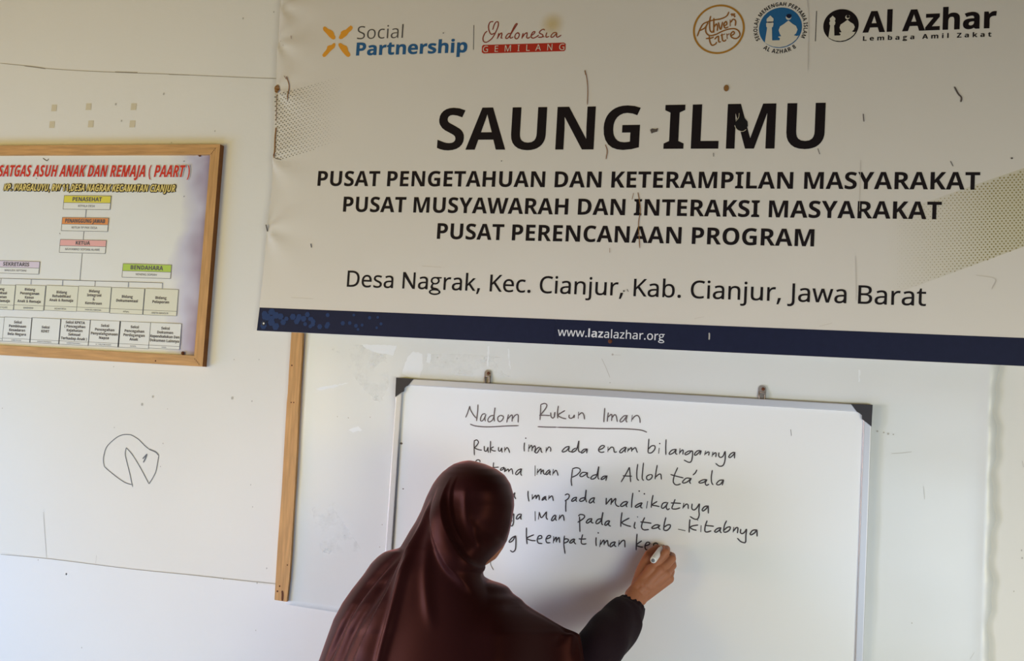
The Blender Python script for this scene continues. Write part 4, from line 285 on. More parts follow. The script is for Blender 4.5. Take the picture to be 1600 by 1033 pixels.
# ------------------------------------------------------------------ materials
M = {}
M['wall'] = mat('painted_board', srgb(228, 225, 217), 0.62, 0.3, noise=(3.0, 0.015), bump=(60, 0.04))
M['lower_wall'] = mat('painted_board_lower', srgb(230, 229, 226), 0.58, 0.3, noise=(3.0, 0.015), bump=(60, 0.04))
M['ceiling'] = mat('woven_bamboo_ceiling', srgb(140, 104, 62), 0.8, noise=(30, 0.2))
M['floor'] = mat('floor_tiles', srgb(205, 203, 198), 0.4, noise=(4, 0.05))
M['wood'] = mat('raw_wood', srgb(196, 150, 96), 0.65, 0.3, noise=(22, 0.22), bump=(60, 0.15), stretch=(7, 7, 0.5))
M['wood_h'] = mat('raw_wood_along', srgb(198, 152, 98), 0.65, 0.3, noise=(22, 0.22), bump=(60, 0.15), stretch=(0.5, 7, 7))
M['wood_right'] = mat('wood_right_darker', srgb(120, 76, 36), 0.7, 0.3, noise=(30, 0.2))
M['sheet'] = mat('white_vinyl', srgb(223, 224, 221), 0.32, 0.45, noise=(5, 0.012), bump=(9, 0.10))
M['banner'] = mat('banner_print', srgb(222, 215, 203), 0.5, 0.3, noise=(2.2, 0.025), bump=(7, 0.12))
M['board'] = mat('whiteboard_face', srgb(236, 237, 237), 0.30, 0.45)
M['alu'] = mat('aluminium', srgb(196, 196, 200), 0.42, 0.5, metal=0.35)
M['cap'] = mat('black_plastic', srgb(44, 40, 44), 0.5)
M['ink'] = mat('marker_ink', srgb(62, 54, 56), 0.5)
M['ink_thin'] = mat('marker_ink_worn', srgb(104, 92, 92), 0.5)
M['pencil'] = mat('wall_drawing_ink', srgb(104, 106, 110), 0.6)
M['print_black'] = mat('banner_black', srgb(24, 16, 18), 0.6, 0.2)
M['print_grey'] = mat('banner_grey', srgb(84, 80, 78), 0.5)
M['print_blue'] = mat('banner_blue', srgb(36, 92, 138), 0.5)
M['logo_blue'] = mat('logo_blue', srgb(34, 98, 146), 0.5)
M['print_orange'] = mat('banner_orange', srgb(226, 156, 48), 0.5)
M['print_red'] = mat('banner_red', srgb(178, 46, 28), 0.5)
M['print_maroon'] = mat('banner_maroon', srgb(140, 58, 38), 0.5)
M['gold'] = mat('logo_gold', srgb(176, 124, 44), 0.45)
M['gold_brown'] = mat('logo_brown', srgb(150, 96, 34), 0.5)
M['cream'] = mat('logo_cream', srgb(216, 208, 190), 0.5)
M['navy'] = mat('banner_navy', srgb(30, 34, 58), 0.6, 0.15, noise=(60, 0.08))
M['navy_spot'] = mat('banner_navy_spot', srgb(40, 60, 100), 0.6, 0.15)
M['white_print'] = mat('white_print', srgb(222, 222, 226), 0.5)
M['dots_grey'] = mat('halftone_grey', srgb(128, 122, 104), 0.5)
M['dots_olive'] = mat('halftone_olive', srgb(150, 136, 84), 0.5)
M['stain'] = mat('rust_stain', srgb(140, 98, 48), 0.7)
M['rust'] = mat('rust', srgb(96, 52, 26), 0.8, noise=(300, 0.3))
M['speck'] = mat('dirt_speck', srgb(92, 82, 74), 0.8)
M['pale_speck'] = mat('pale_scuff', srgb(186, 182, 172), 0.8)
M['seam'] = mat('panel_seam', srgb(150, 142, 130), 0.8)
M['residue'] = mat('tape_residue', srgb(210, 199, 172), 0.7)
M['peeled'] = mat('peeled_patch', srgb(236, 238, 238), 0.55)
M['hole'] = mat('torn_hole', srgb(14, 10, 10), 0.9)
M['steel'] = mat('dull_steel', srgb(160, 148, 138), 0.4, 0.5, metal=0.6, noise=(200, 0.2))

# ------------------------------------------------------------------ the room
def structure(o): o['kind'] = 'structure'; return o
ZC = 3.05
wall = structure(box('wall_back', -4.0, 3.2, 0.0, 0.12, 0.0, ZC, M['wall']))
seam_z = wp(300, 899).z
lower = box('lower_panel', -3.98, 3.18, -0.0009, 0.0005, 0.0, seam_z, M['lower_wall'], wall, 0.0006)
structure(box('floor', -4.0, 3.2, -4.6, 0.12, -0.1, 0.0, M['floor']))
structure(box('ceiling', -4.0, 3.2, -2.9, 0.12, ZC, ZC + 0.08, M['ceiling']))
structure(box('wall_left', -4.12, -4.0, -2.6, 0.12, 0.0, ZC, M['wall']))
structure(box('wall_right', 3.2, 3.32, -1.6, 0.12, 0.0, ZC, M['wall']))

def flat_px(name, y, items, m, parent, surf=None):
    fl = Flat(y, surf)
    for it in items:
        pts, w = it
        fl.stroke([xz(wp(*p, -y)) for p in pts], w)
    return fl.build(name, m, parent)

# the crack along the upper panel joint and the pencilled marks on the wall
fl = Flat(-0.0008)
fl.stroke([xz(wp(*p)) for p in [(0, 99), (40, 103), (70, 107), (130, 111), (200, 114), (260, 116), (330, 119), (400, 122), (432, 123)]], 0.0016)
for p in ([(38, 103), (55, 105), (72, 107.5)], [(180, 112.5), (215, 113.5)], [(264, 116.5), (296, 117.5)]):
    fl.stroke([xz(wp(*q)) for q in p], 0.0035)
fl.build('panel_seam', M['seam'], wall)
fl = Flat(-0.0012)
fl.stroke([xz(wp(x, y, 0.004)) for x, y in [(0, 866.5), (80, 874), (200, 889), (300, 899), (380, 907.5), (434, 913)]], 0.0016)
fl.build('panel_seam', M['seam'], wall)
fl = Flat(-0.0008)
K = 130 / 1119
strokes(fl, "800,360 740,310 660,230 580,180 530,165 440,170 350,215 235,325 195,440 188,520 200,595;200,595 260,650 380,745 480,810 565,838;580,868 545,700 490,480 482,410 495,340;495,340 580,440 690,620 800,828;800,828 850,750 890,670 910,580 932,445", 140, 660, 0.0024, K)
strokes(fl, "932,445 890,400 800,360;715,490 745,460 775,425;775,425 750,490 725,540", 140, 660, 0.0038, K)
fl.build('marker_drawing', M['pencil'], wall)
fl = Flat(-0.0008)
for x, y in ((84.7, 169), (138.5, 167), (209, 167), (81.5, 195), (142, 194), (207, 194)):
    c = wp(x, y); fl.rect(c.x - .009, c.x + .009, c.z - .010, c.z + .010)
fl.build('tape_residue', M['residue'], wall)
rnd = random.Random(5)
fl = Flat(-0.0009)
for x, y, r in ((256, 147, 3), (181, 163, 3), (336, 205, 2), (190, 189, 2.4), (268, 223, 1.5), (380, 29, 2.5), (428, 19, 2), (405, 562, 1.5), (366, 562, 1.5), (178, 573, 1.4),
                (392, 757.5, 1.6), (395, 792, 1.6), (255, 693, 1.6), (251, 729, 1.4), (179, 668, 1.5), (222, 632, 3.2), (239, 620, 3), (363, 622, 3.5), (394, 627, 2), (262, 639, 1.2),
                (417, 888, 2), (402, 911, 2), (350, 905, 1.4), (104, 897, 2.5), (60, 875, 1.6), (128, 1012, 1.6), (400, 985, 1.4), (4, 638, 1.5), (1596, 860, 1.6), (1597, 872, 1.8), (1584, 924, 1.3)):
    fl.disc(*xz(wp(x, y)), r * .0009, r * .0013, 9)
for p in ([(68, 800), (70, 830), (73, 872)], [(150, 880), (151, 868)], [(1597, 720), (1599, 730)]):
    fl.stroke([xz(wp(*q)) for q in p], 0.0012)
fl.build('dirt_specks', M['pale_speck'], wall)

# ------------------------------------------------------------------ wooden batten and white vinyl sheet behind the board
st = thing('vinyl_sheet', 'large glossy white vinyl sheet with peeled patches, on the wall behind the whiteboard', 'sheet', (-0.32, 0, 1.2))
x0, x1 = wp(457, 800).x, wp(1550, 800).x
ztop, zbot = 1.80, wp(480, 948).z
def sheet_lift(x, z): return 0.0018 + 0.0005 * math.sin(x * 23 + z * 9) + 0.0005 * math.sin(z * 31)
nx, nz = 90, 60
V, F = [], []
for j in range(nz + 1):
    for i in range(nx + 1):
        u, v = i / nx, j / nz
        x = x0 + (x1 - x0) * u; z = zbot + (ztop - zbot) * v
        if i == nx: x += 0.004 * math.sin(z * 37) + 0.003 * math.sin(z * 91)
        if j == 0: z -= 0.012 * math.sin(u * 5.0)
        lift = sheet_lift(x, z)
        lift += 0.006 * max(0, (u - 0.975) / 0.025) ** 2 + 0.0006 * max(0, (0.02 - v) / 0.02)
        V.append((x, -lift, z))
for j in range(nz):
    for i in range(nx):
        a = j * (nx + 1) + i; F.append((a, a + 1, a + nx + 2, a + nx + 1))
so = mesh_obj('sheet', V, F, M['sheet'], st, True)
md = so.modifiers.new('thickness', 'SOLIDIFY'); md.thickness = 0.0005; md.offset = 1
def ragged(fl, pts, d=0.0):
    out = []
    for i, (a, b) in enumerate(zip(pts, pts[1:] + pts[:1])):
        n = max(1, int(math.dist(a, b) / 3.5))
        for k in range(n):
            t = k / n; j = 0 if k == 0 else 0.9
            out.append((a[0] + (b[0] - a[0]) * t + rnd.uniform(-j, j), a[1] + (b[1] - a[1]) * t + rnd.uniform(-j, j)))
    fl.poly([[xz(wp(x, y, d)) for x, y in out]])
on_sheet = lambda x, z: -sheet_lift(x, z)
def smear_fac(nt, co):
    n = nt.nodes.new('ShaderNodeTexNoise'); n.inputs['Scale'].default_value = 22; n.inputs['Detail'].default_value = 3
    nt.links.new(co, n.inputs['Vector'])
    r = nt.nodes.new('ShaderNodeMapRange'); r.inputs[1].default_value = .45; r.inputs[2].default_value = .80; r.inputs[4].default_value = .5
    nt.links.new(n.outputs['Fac'], r.inputs[0]); return r.outputs[0]
M['smear'] = tint_mat('glue_smear', srgb(240, 241, 238), smear_fac)
fl = Flat(-0.0004, on_sheet)
ragged(fl, [(484, 548), (560, 536), (606, 545), (612, 600), (600, 668), (560, 690), (500, 680), (480, 620)], .0025)
ragged(fl, [(640, 545), (720, 552), (840, 562), (830, 590), (700, 588), (650, 580)], .0025)
ragged(fl, [(480, 780), (560, 770), (600, 800), (580, 860), (500, 870)], .0025)
fl.build('glue_smear', M['smear'], st)
fl = Flat(-0.0009, on_sheet)
for pts in ([(565, 538), (620, 540), (614, 556), (600, 553), (585, 550), (572, 545)],
            [(636, 560), (646, 549), (660, 553), (661, 574), (656, 590), (640, 590), (628, 584)],
            [(668, 552), (674, 553), (672, 568), (666, 566)],
            [(492, 607), (520, 602), (545, 598), (524, 605), (500, 610)],
            [(545, 672), (560, 666), (566, 672), (552, 676)],
            [(1532, 625), (1537, 615), (1541, 632), (1534, 633)],
            [(1341, 578), (1344, 578), (1343, 597), (1341, 597)],
            [(762, 541), (765, 541), (763, 573), (761, 573)], [(793, 545), (795, 545), (798, 577), (796.5, 577)]):
    ragged(fl, pts, 0.0025)
fl.build('peeled_patch', M['peeled'], st)
fl = Flat(-0.0012, on_sheet)
for x, y, r in ((957, 554, 2.4), (953, 598, 1.2), (1550, 632, 2.0), (1552, 625, 1.2), (1425, 974, 1.4), (527, 651, 1.4), (544, 653, 1.6), (578, 652, 1.4), (597, 820, 1.5), (593, 855, 1.5), (1371, 674, 2), (1381, 676, 1.6), (1388, 678, 2.2), (1396, 679, 1.5), (1543, 898, 1.2)):
    fl.disc(*xz(wp(x, y, .0046)), r * .0011, n=9)
for p in ([(940, 560), (947, 575), (953, 590)], [(957, 554.5), (970, 555)], [(1393, 709), (1410, 708), (1425, 706)], [(1443, 760), (1445, 780)], [(1516, 1030), (1530, 1008)], [(1536, 1028), (1542, 1018)]):
    fl.stroke([xz(wp(*q, .0046)) for q in p], 0.0010)
fl.build('dirt_specks', M['pale_speck'], st)

bt = thing('wooden_batten', 'narrow upright raw wooden strip nailed to the wall under the banner corner', 'wood strip', (-1.21, 0, 1.4))
pts = [(455.6, 515), (473, 515), (471, 560), (467, 620), (464, 700), (459.5, 780), (455, 860), (452, 905), (448, 940.5), (428.9, 937.5), (431, 900), (434, 850), (440, 770), (444, 700), (448, 630), (449.5, 615), (452, 570)]
prism('batten', [xz(wp(x, y, .012)) for x, y in pts], -0.0008, -0.012, M['wood'], bt)
fl = Flat(-0.0125)
for x, y, r in ((456, 571, 2), (455, 629, 1.6), (459, 629, 1.6), (437, 916, 2), (433.5, 924, 2.2), (449, 883, 1.6)):
    fl.disc(*xz(wp(x, y, .0125)), r * .0012, n=10)
fl.stroke([xz(wp(*p, .0125)) for p in ((441, 923), (441.5, 930), (441, 939))], 0.006)
fl.build('nail_holes', M['rust'], bt)

# ------------------------------------------------------------------ the framed organisation chart
fr = thing('framed_chart', 'wood-framed organisation chart with a red title, hung left of the banner', 'framed poster', (-1.95, 0, 1.95))
FX1, FZ1, FZ0 = wp(344, 225.5, .022).x, wp(345, 225.5, .022).z, wp(319, 573, .022).z
FX0 = FX1 - 0.92
RW = 0.029
def rail(name, pts, m): return prism(name, pts, -0.001, -0.022, m, fr)
rail('frame_rail', [(FX0, FZ1), (FX1, FZ1), (FX1 - RW, FZ1 - RW), (FX0 + RW, FZ1 - RW)], M['wood_h'])
rail('frame_rail', [(FX0, FZ0), (FX0 + RW, FZ0 + RW), (FX1 - RW, FZ0 + RW), (FX1, FZ0)], M['wood_h'])
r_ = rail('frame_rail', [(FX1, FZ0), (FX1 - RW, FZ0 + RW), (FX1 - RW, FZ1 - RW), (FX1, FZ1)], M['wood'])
r_.data.materials.append(M['wood_right'])
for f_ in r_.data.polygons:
    if f_.normal.x > .9: f_.material_index = 1  # the right-hand face gets a darker brown than the front
rail('frame_rail', [(FX0, FZ0), (FX0, FZ1), (FX0 + RW, FZ1 - RW), (FX0 + RW, FZ0 + RW)], M['wood'])
# the printed sheet, with a lavender border fading in towards its right edge
m = mat('chart_print', srgb(226, 226, 222), 0.42, 0.4, bump=(9, 0.15)); M['chart'] = m
nt = m.node_tree; tc = nt.nodes.new('ShaderNodeTexCoord'); sp = nt.nodes.new('ShaderNodeSeparateXYZ'); nt.links.new(tc.outputs['Object'], sp.inputs[0])
no = nt.nodes.new('ShaderNodeTexNoise'); no.inputs['Scale'].default_value = 7; nt.links.new(tc.outputs['Object'], no.inputs['Vector'])
ad = nt.nodes.new('ShaderNodeMath'); ad.operation = 'MULTIPLY_ADD'; nt.links.new(no.outputs['Fac'], ad.inputs[0]); ad.inputs[1].default_value = 0.16; nt.links.new(sp.outputs['X'], ad.inputs[2])
rp = nt.nodes.new('ShaderNodeValToRGB'); e = rp.color_ramp.elements
mr = nt.nodes.new('ShaderNodeMapRange'); mr.inputs[1].default_value = FX1 - 0.10; mr.inputs[2].default_value = FX1 + 0.05
nt.links.new(ad.outputs[0], mr.inputs[0]); nt.links.new(mr.outputs[0], rp.inputs[0])
e[0].color = srgb(226, 226, 222); e[0].position = 0.25; e[1].color = srgb(150, 132, 156); e[1].position = 1.0
k = e.new(0.62); k.color = srgb(196, 194, 212)
nt.links.new(rp.outputs[0], nt.nodes['Principled BSDF'].inputs['Base Color'])
V, F = [], []; nx, nz = 70, 50
px0, px1, pz0, pz1 = FX0 + RW * .7, FX1 - RW * .85, FZ0 + RW * .8, FZ1 - RW * .8
nail_px = [(313, 242.5), (286.5, 552)]
nails = [xz(wp(x, y, .01)) for x, y in nail_px]
for j in range(nz + 1):
    for i in range(nx + 1):
        x = px0 + (px1 - px0) * i / nx; z = pz0 + (pz1 - pz0) * j / nz
        y = -0.0108 - 0.0006 * math.sin(x * 19 + z * 13)
        for nx_, nz_ in nails:
            dx, dz = x - nx_, z - nz_; r = math.hypot(dx, dz); a = math.atan2(dz, dx)
            y += 0.0045 * math.exp(-r / 0.05) * (0.5 + 0.5 * math.sin(a * 7)) * min(1, r / 0.01)
        V.append((x, y, z))
for j in range(nz):
    for i in range(nx):
        a = j * (nx + 1) + i; F.append((a, a + 1, a + nx + 2, a + nx + 1))
mesh_obj('chart_sheet', V, F, M['chart'], fr, True)
CY = 0.0119
def cp(x, y): return xz(wp(x, y, CY))
M['c_line'] = mat('chart_line', srgb(112, 112, 114), 0.5)
M['c_text'] = mat('chart_text', srgb(92, 88, 92), 0.5)
M['c_box'] = mat('chart_box_white', srgb(226, 226, 220), 0.5)
M['c_cream'] = mat('chart_box_cream', srgb(222, 220, 200), 0.5)
M['c_red'] = mat('chart_red', srgb(206, 50, 34), 0.5)
M['c_yellowtext'] = mat('chart_yellow_text', srgb(224, 202, 122), 0.5)
M['c_outline'] = mat('chart_outline', srgb(46, 34, 22), 0.5)
HEAD = {}
for n, c in (('yellow', (222, 210, 80)), ('orange', (226, 146, 84)), ('pink', (230, 172, 168)), ('lilac', (216, 202, 216)), ('green', (176, 204, 86))):
    HEAD[n] = mat('chart_' + n, srgb(*c), 0.5)
def frame_lines(fl, x0, x1, z0, z1, w=0.0013, mids=()):
    fl.rect(x0, x1, z0 - w / 2, z0 + w / 2); fl.rect(x0, x1, z1 - w / 2, z1 + w / 2)
    fl.rect(x0 - w / 2, x0 + w / 2, z0, z1); fl.rect(x1 - w / 2, x1 + w / 2, z0, z1)
    for zm in mids: fl.rect(x0, x1, zm - w / 2, zm + w / 2)
def centred(fl, s, font, xc, z, cap, wmax, bold=0.0):
    w = min(text_width(s, font, cap) * 1.05, wmax); put_text(fl, s, font, xc - w / 2, xc + w / 2, z, cap, bold=bold)
def chart_box(tl, br, hz, colour, title, name):
    x0, z1 = cp(*tl); x1, z0 = cp(*br); zm = cp(tl[0], hz)[1]
    f = Flat(-CY); f.rect(x0, x1, z0, zm); o = f.build('chart_box', M['c_box'], fr)
    f = Flat(-CY - .0002); f.rect(x0, x1, zm, z1); f.build('header', HEAD[colour], o)
    f = Flat(-CY - .0004); frame_lines(f, x0, x1, z0, z1, mids=(zm,)); f.build('outline', M['c_line'], o)
    f = Flat(-CY - .0005); h = z1 - zm
    centred(f, title, BOLD, (x0 + x1) / 2, zm + h * .24, h * .56, (x1 - x0) * .86, .0003)
    centred(f, name, REGULAR, (x0 + x1) / 2, z0 + (zm - z0) * .36, (zm - z0) * .32, (x1 - x0) * .8)
    f.build('lettering', M['c_text'], o)
chart_box((100.5, 305.7), (171.7, 327.8), 316.7, 'yellow', 'PENASEHAT', 'KEPALA DESA')
chart_box((97.6, 339.7), (168, 362), 350.2, 'orange', 'PENANGGUNG JAWAB', 'KETUA TP PKK DESA')
chart_box((94.4, 374.2), (164.4, 396.3), 383.9, 'pink', 'KETUA', 'MUHAMAD SOFIAN ALAWI')
chart_box((-10, 407), (60.4, 428.7), 417, 'lilac', 'SEKRETARIS', 'MAULIDA SEPTIANI')
chart_box((192.4, 412), (266.3, 435.6), 423.2, 'green', 'BENDAHARA', 'NENENG SOPIAH')
def cell(tl, br, mz, lines, name, m):
    x0, z1 = cp(*tl); x1, z0 = cp(*br); zm = cp(tl[0], mz)[1]
    f = Flat(-CY); f.rect(x0, x1, z0, z1); o = f.build('chart_box', m, fr)
    f = Flat(-CY - .0004); frame_lines(f, x0, x1, z0, z1, .0010, (zm,)); f.build('outline', M['c_line'], o)
    f = Flat(-CY - .0005); step = 0.0118; xc = (x0 + x1) / 2; zc = (zm + z1) / 2 + step * (len(lines) - 1) / 2 - .0038
    for i, s in enumerate(lines): centred(f, s, BOLD, xc, zc - step * i, .0074, (x1 - x0) * .94, .0002)
    centred(f, name, REGULAR, xc, z0 + (zm - z0) * .3, (zm - z0) * .36, (x1 - x0) * .86)
    f.build('lettering', M['c_text'], o)
cell((-25, 444.2), (21.4, 484.4), 475.2, ['Bidang', 'Konsultasi', 'Kesehatan', 'Anak & Remaja'], 'DEWI PERMATASARI', M['c_cream'])
cell((24.3, 445), (67.7, 486), 476.4, ['Bidang', 'Penanganan', 'Kasus', 'Anak & Remaja'], 'MARHENI', M['c_cream'])
cell((72.8, 446), (119.3, 487), 478, ['Bidang', 'Rehabilitasi', 'Anak & Remaja'], 'BIDAN DESA', M['c_cream'])
cell((123.1, 447), (170.6, 488.6), 480, ['Bidang', 'Integrasi', '&', 'Kemitraan'], 'TKSK KECAMATAN', M['c_cream'])
cell((174.9, 449.3), (222.5, 491.7), 482.4, ['Bidang', 'Dokumentasi'], 'AFNAL', M['c_cream'])
cell((227.1, 450.8), (275.6, 494), 484.6, ['Bidang', 'Pelaporan'], 'ARIFIN MANSUR', M['c_cream'])
ex = [(-36, 494), (7, 495.3), (49.6, 496.5), (94.8, 498.3), (141, 500), (187.3, 502), (235.3, 504), (282.9, 506.4)]
eb = [(-40, 531), (3.4, 533), (47.2, 535.3), (92.5, 537.6), (138.3, 540.2), (185.5, 542.4), (232.2, 545), (280.3, 546.4)]
em = [527, 528.3, 530.5, 532.6, 534.6, 537, 539.3, 541.4]
tx = [(['Seksi', 'Pemenuhan', 'Hak', 'Anak'], 'SITI'), (['Seksi', 'Pembinaan', 'Kesadaran', 'Bela Negara'], 'DIDIN SOLIHIN'), (['Seksi', 'KDRT'], 'BABINSA KAMTIBMAS'),
      (['Seksi KPKTA', '( Pencegahan', 'Kejahatan', 'Seksual', 'Terhadap Anak )'], 'KADER POSYANDU'), (['Seksi', 'Pencegahan', 'Penyalahgunaan', 'Napza'], 'M. YANUS BUDIMAN'),
      (['Seksi', 'Pencegahan', 'Perdagangan', 'Anak'], 'ROSITA'), (['Seksi', 'Dokumen', 'Kependudukan Dan', 'Dokumen Lainnya'], 'KOSIM')]
for i, (ls, nm) in enumerate(tx): cell(ex[i], eb[i + 1], em[i], ls, nm, M['c_box'])
f = Flat(-CY - .0003)
for a, b in (((134.8, 327.6), (133.4, 339.7)), ((131.3, 362), (129.8, 374.6)), ((129.2, 396.4), (124, 438)), ((1.5, 434.9), (1.2, 443.5)), ((48.8, 436.4), (48.3, 444.5)), ((97.9, 437.5), (97.5, 446)), ((148.7, 439.3), (148.3, 447.5)), ((200.8, 440.8), (200.3, 449)), ((253.9, 442.2), (253.4, 450.8))):
    (xa, za), (xb, zb) = cp(*a), cp(*b); xm = (xa + xb) / 2; f.line((xm, za), (xm, zb), .0016)
f.line(cp(-46, 433.6), cp(253.9, 442.2), .0016)
f.build('connector_lines', M['c_line'], fr)
# title with a pale rim, subtitle in yellow on dark outlines
tz, tcap = cp(150, 276.3)[1], cp(285, 257.6)[1] - cp(285, 275.9)[1]
for nm_, mm, gr, dy in (('title_rim', M['white_print'], .0020, 0), ('title', M['c_red'], .0003, .0009)):
    f = Flat(-CY - dy); put_text(f, 'SATGAS ASUH ANAK DAN REMAJA ( PAART )', SLANT, cp(-2, 270)[0], cp(296.5, 270)[0], tz, tcap, bold=gr); f.build(nm_, mm, fr)
sz, scap = cp(140, 298.8)[1], cp(270, 288.3)[1] - cp(270, 299)[1]
for nm_, mm, gr, dy in (('subtitle_outline', M['c_outline'], .0030, 0), ('subtitle', M['c_yellowtext'], .0003, .0009)):
    f = Flat(-CY - dy); put_text(f, 'KP. WARGALUYU, RW 11,DESA NAGRAK KECAMATAN CIANJUR', SLANT, cp(6, 295)[0], cp(274, 295)[0], sz, scap, bold=gr); f.build(nm_, mm, fr)
f = Flat(-CY)
for p in ([(67, 247), (71, 250), (74, 251), (76, 248)], [(287, 253), (288, 251)], [(287, 308), (288, 306)], [(94, 366), (93, 364)], [(57, 280), (56.5, 278)]): f.stroke([cp(*q) for q in p], .0025)
f.build('dirt_specks', M['speck'], fr)
def nail(name, p, parent, r=.006, y=-.012):
    bm = bmesh.new(); bmesh.ops.create_uvsphere(bm, u_segments=14, v_segments=8, radius=r)
    for v in bm.verts: v.co = Vector((v.co.x, v.co.y * .5, v.co.z)) + Vector((p[0], y, p[1]))
    me = bpy.data.meshes.new(name); bm.to_mesh(me); bm.free(); return link(name, me, M['rust'], parent, True)
for p in nails: nail('nail', p, fr, .0052, -.0125)
f = Flat(-0.0225)
for i in range(4): 
    a = wp(304 + i * 2.2, 559.5 + i * 2.6, .0225); f.stroke([xz(a), (a.x + .0015, a.z - .006)], .0016)
    a = wp(337 - i * 2.0, 231.5 + i * 2.6, .0225); f.stroke([xz(a), (a.x - .003, a.z - .003)], .0022)
f.disc(*xz(wp(243, 564, .0225)), .0022); f.build('staple_marks', M['rust'], fr)
# ------------------------------------------------------------------ the banner
BY = 0.016
bn = thing('banner', 'large printed banner with bold black heading and navy bottom band above the whiteboard', 'banner', (-0.3, 0, 2.2))
edge = [xz(wp(x, y, BY)) for x, y in [(401, 515.5), (405.5, 480), (412, 420), (418, 359), (421, 335), (426, 294), (427, 249), (431, 160), (435, 80), (438.5, 0)]]
ez = [p[1] for p in edge]; exx = [p[0] for p in edge]
def left_edge(z): return float(np.interp(z, ez, exx))
BZ0 = wp(1000, 544.6, BY).z; BZ1 = 2.84; BX1 = 0.86
pins = [xz(wp(x, y, BY)) for x, y in [(440, 8), (436, 66), (432, 142), (424, 250), (418, 359)]]
def surf(x, z):
    y = -0.0012 * math.sin(x * 3.1 + z * 2.0) - 0.0008 * math.sin(x * 11 - z * 4)
    if x < -1.0:
        for i, (a, b) in enumerate(pins):
            dx, dz = x - a, z - b; r = math.hypot(dx, dz); an = math.atan2(dz, dx)
            y -= 0.007 * math.exp(-(r / 0.085) ** 1.3) * (0.5 + 0.5 * math.cos(an * 5 + i)) * min(1, r / .012)
    return y
V, F = [], []; nx, nz = 150, 90
us = [(i / nx) ** 1.6 for i in range(nx + 1)]
for j in range(nz + 1):
    z = BZ0 + (BZ1 - BZ0) * j / nz; xl = left_edge(z)
    for i in range(nx + 1):
        x = xl + (BX1 - xl) * us[i]; V.append((x, -BY + surf(x, z), z))
for j in range(nz):
    for i in range(nx):
        a = j * (nx + 1) + i; F.append((a, a + 1, a + nx + 2, a + nx + 1))
o = mesh_obj('banner_cloth', V, F, M['banner'], bn, True)
md = o.modifiers.new('thickness', 'SOLIDIFY'); md.thickness = 0.0012; md.offset = -1
# a faint yellow printed tint behind the right-hand dot pattern
m = M['banner']; nt = m.node_tree; b = nt.nodes['Principled BSDF']
def bp(x, y): return xz(wp(x, y, BY))
def LY(k=1): return -BY - 0.0006 * k
def lettering(name, items, m, k=1, parent=None):
    fl = Flat(LY(k), surf)
    for s, font, xl, xr, base, top, kw in items:
        xa, xb = bp(xl, base[1])[0], bp(xr, base[1])[0]
        z0 = bp(*base)[1]; put_text(fl, s, font, xa, xb, z0, bp(*top)[1] - z0, **kw)
    return fl.build(name, m, parent or bn)
def xof(px, py): return bp(px, py)[0]
# headline and text lines
lettering('headline', [('SAUNG', BOLD, 683, 998, (925, 233.6), (925, 166.3), {}), ('ILMU', BOLD, 1036.5, 1287.5, (1069, 232.6), (1072, 163.6), {})], M['print_black'])
lettering('text_line', [('PUSAT PENGETAHUAN DAN KETERAMPILAN MASYARAKAT', BOLD, 496, 1531, (1010, 293.6), (1010, 268.3), {})], M['print_black'])
lettering('text_line', [('PUSAT MUSYAWARAH DAN INTERAKSI MASYARAKAT', BOLD, 535.5, 1471, (1000, 336.9), (1000, 311.4), {})], M['print_black'])
lettering('text_line', [('PUSAT PERENCANAAN PROGRAM', BOLD, 682.5, 1272, (976, 379.3), (976, 353.6), {})], M['print_black'])
lettering('text_line', [('Desa Nagrak, Kec. Cianjur, Kab. Cianjur, Jawa Barat', REGULAR, 541, 1447, (994, 463), (994, 436), {'bold': .0003})], M['print_black'])
# navy band with pale blue spots at its left end, and the web address
fl = Flat(LY(1), surf)
bz1 = bp(1000, 504.2)[1]
cols = 60
for i in range(cols):
    u0, u1 = i / cols, (i + 1) / cols
    q = []
    for u, z in ((u0, BZ0), (u1, BZ0), (u1, bz1), (u0, bz1)): q.append((left_edge(z) + .0005 + (BX1 - left_edge(z)) * u, z + (.0004 if z == BZ0 else 0)))
    fl.poly([q])
band = fl.build('bottom_band', M['navy'], bn)
fl = Flat(LY(2), surf); rnd = random.Random(3)
for i in range(44):
    u = rnd.random() ** 1.9; x = left_edge(BZ0) + .02 + u * .36
    z = BZ0 + .012 + (bz1 - BZ0 - .022) * rnd.random(); r = (.0095 - .006 * u) * (0.8 + .4 * rnd.random())
    fl.disc(x, z, r, n=6)
fl.build('band_spots', M['navy_spot'], band)
base = (955, 528.3); top = (955, 515.6)
lettering('web_address', [('www.', REGULAR, 871.5, 917, (894, 525.8), (894, 513.1), {'bold': .0002}), ('laz', BOLD, 919, 942.5, (930, 527.4), (930, 514.6), {}), ('alazhar.org', REGULAR, 943.8, 1038.4, (990, 530.0), (990, 517.1), {'bold': .0002})], M['white_print'], 2, band)
fl = Flat(LY(2), surf)
fl.stroke([bp(1108, 520), bp(1108.4, 524), bp(1108, 531)], .0035); fl.build('scratches', M['pale_speck'], band)
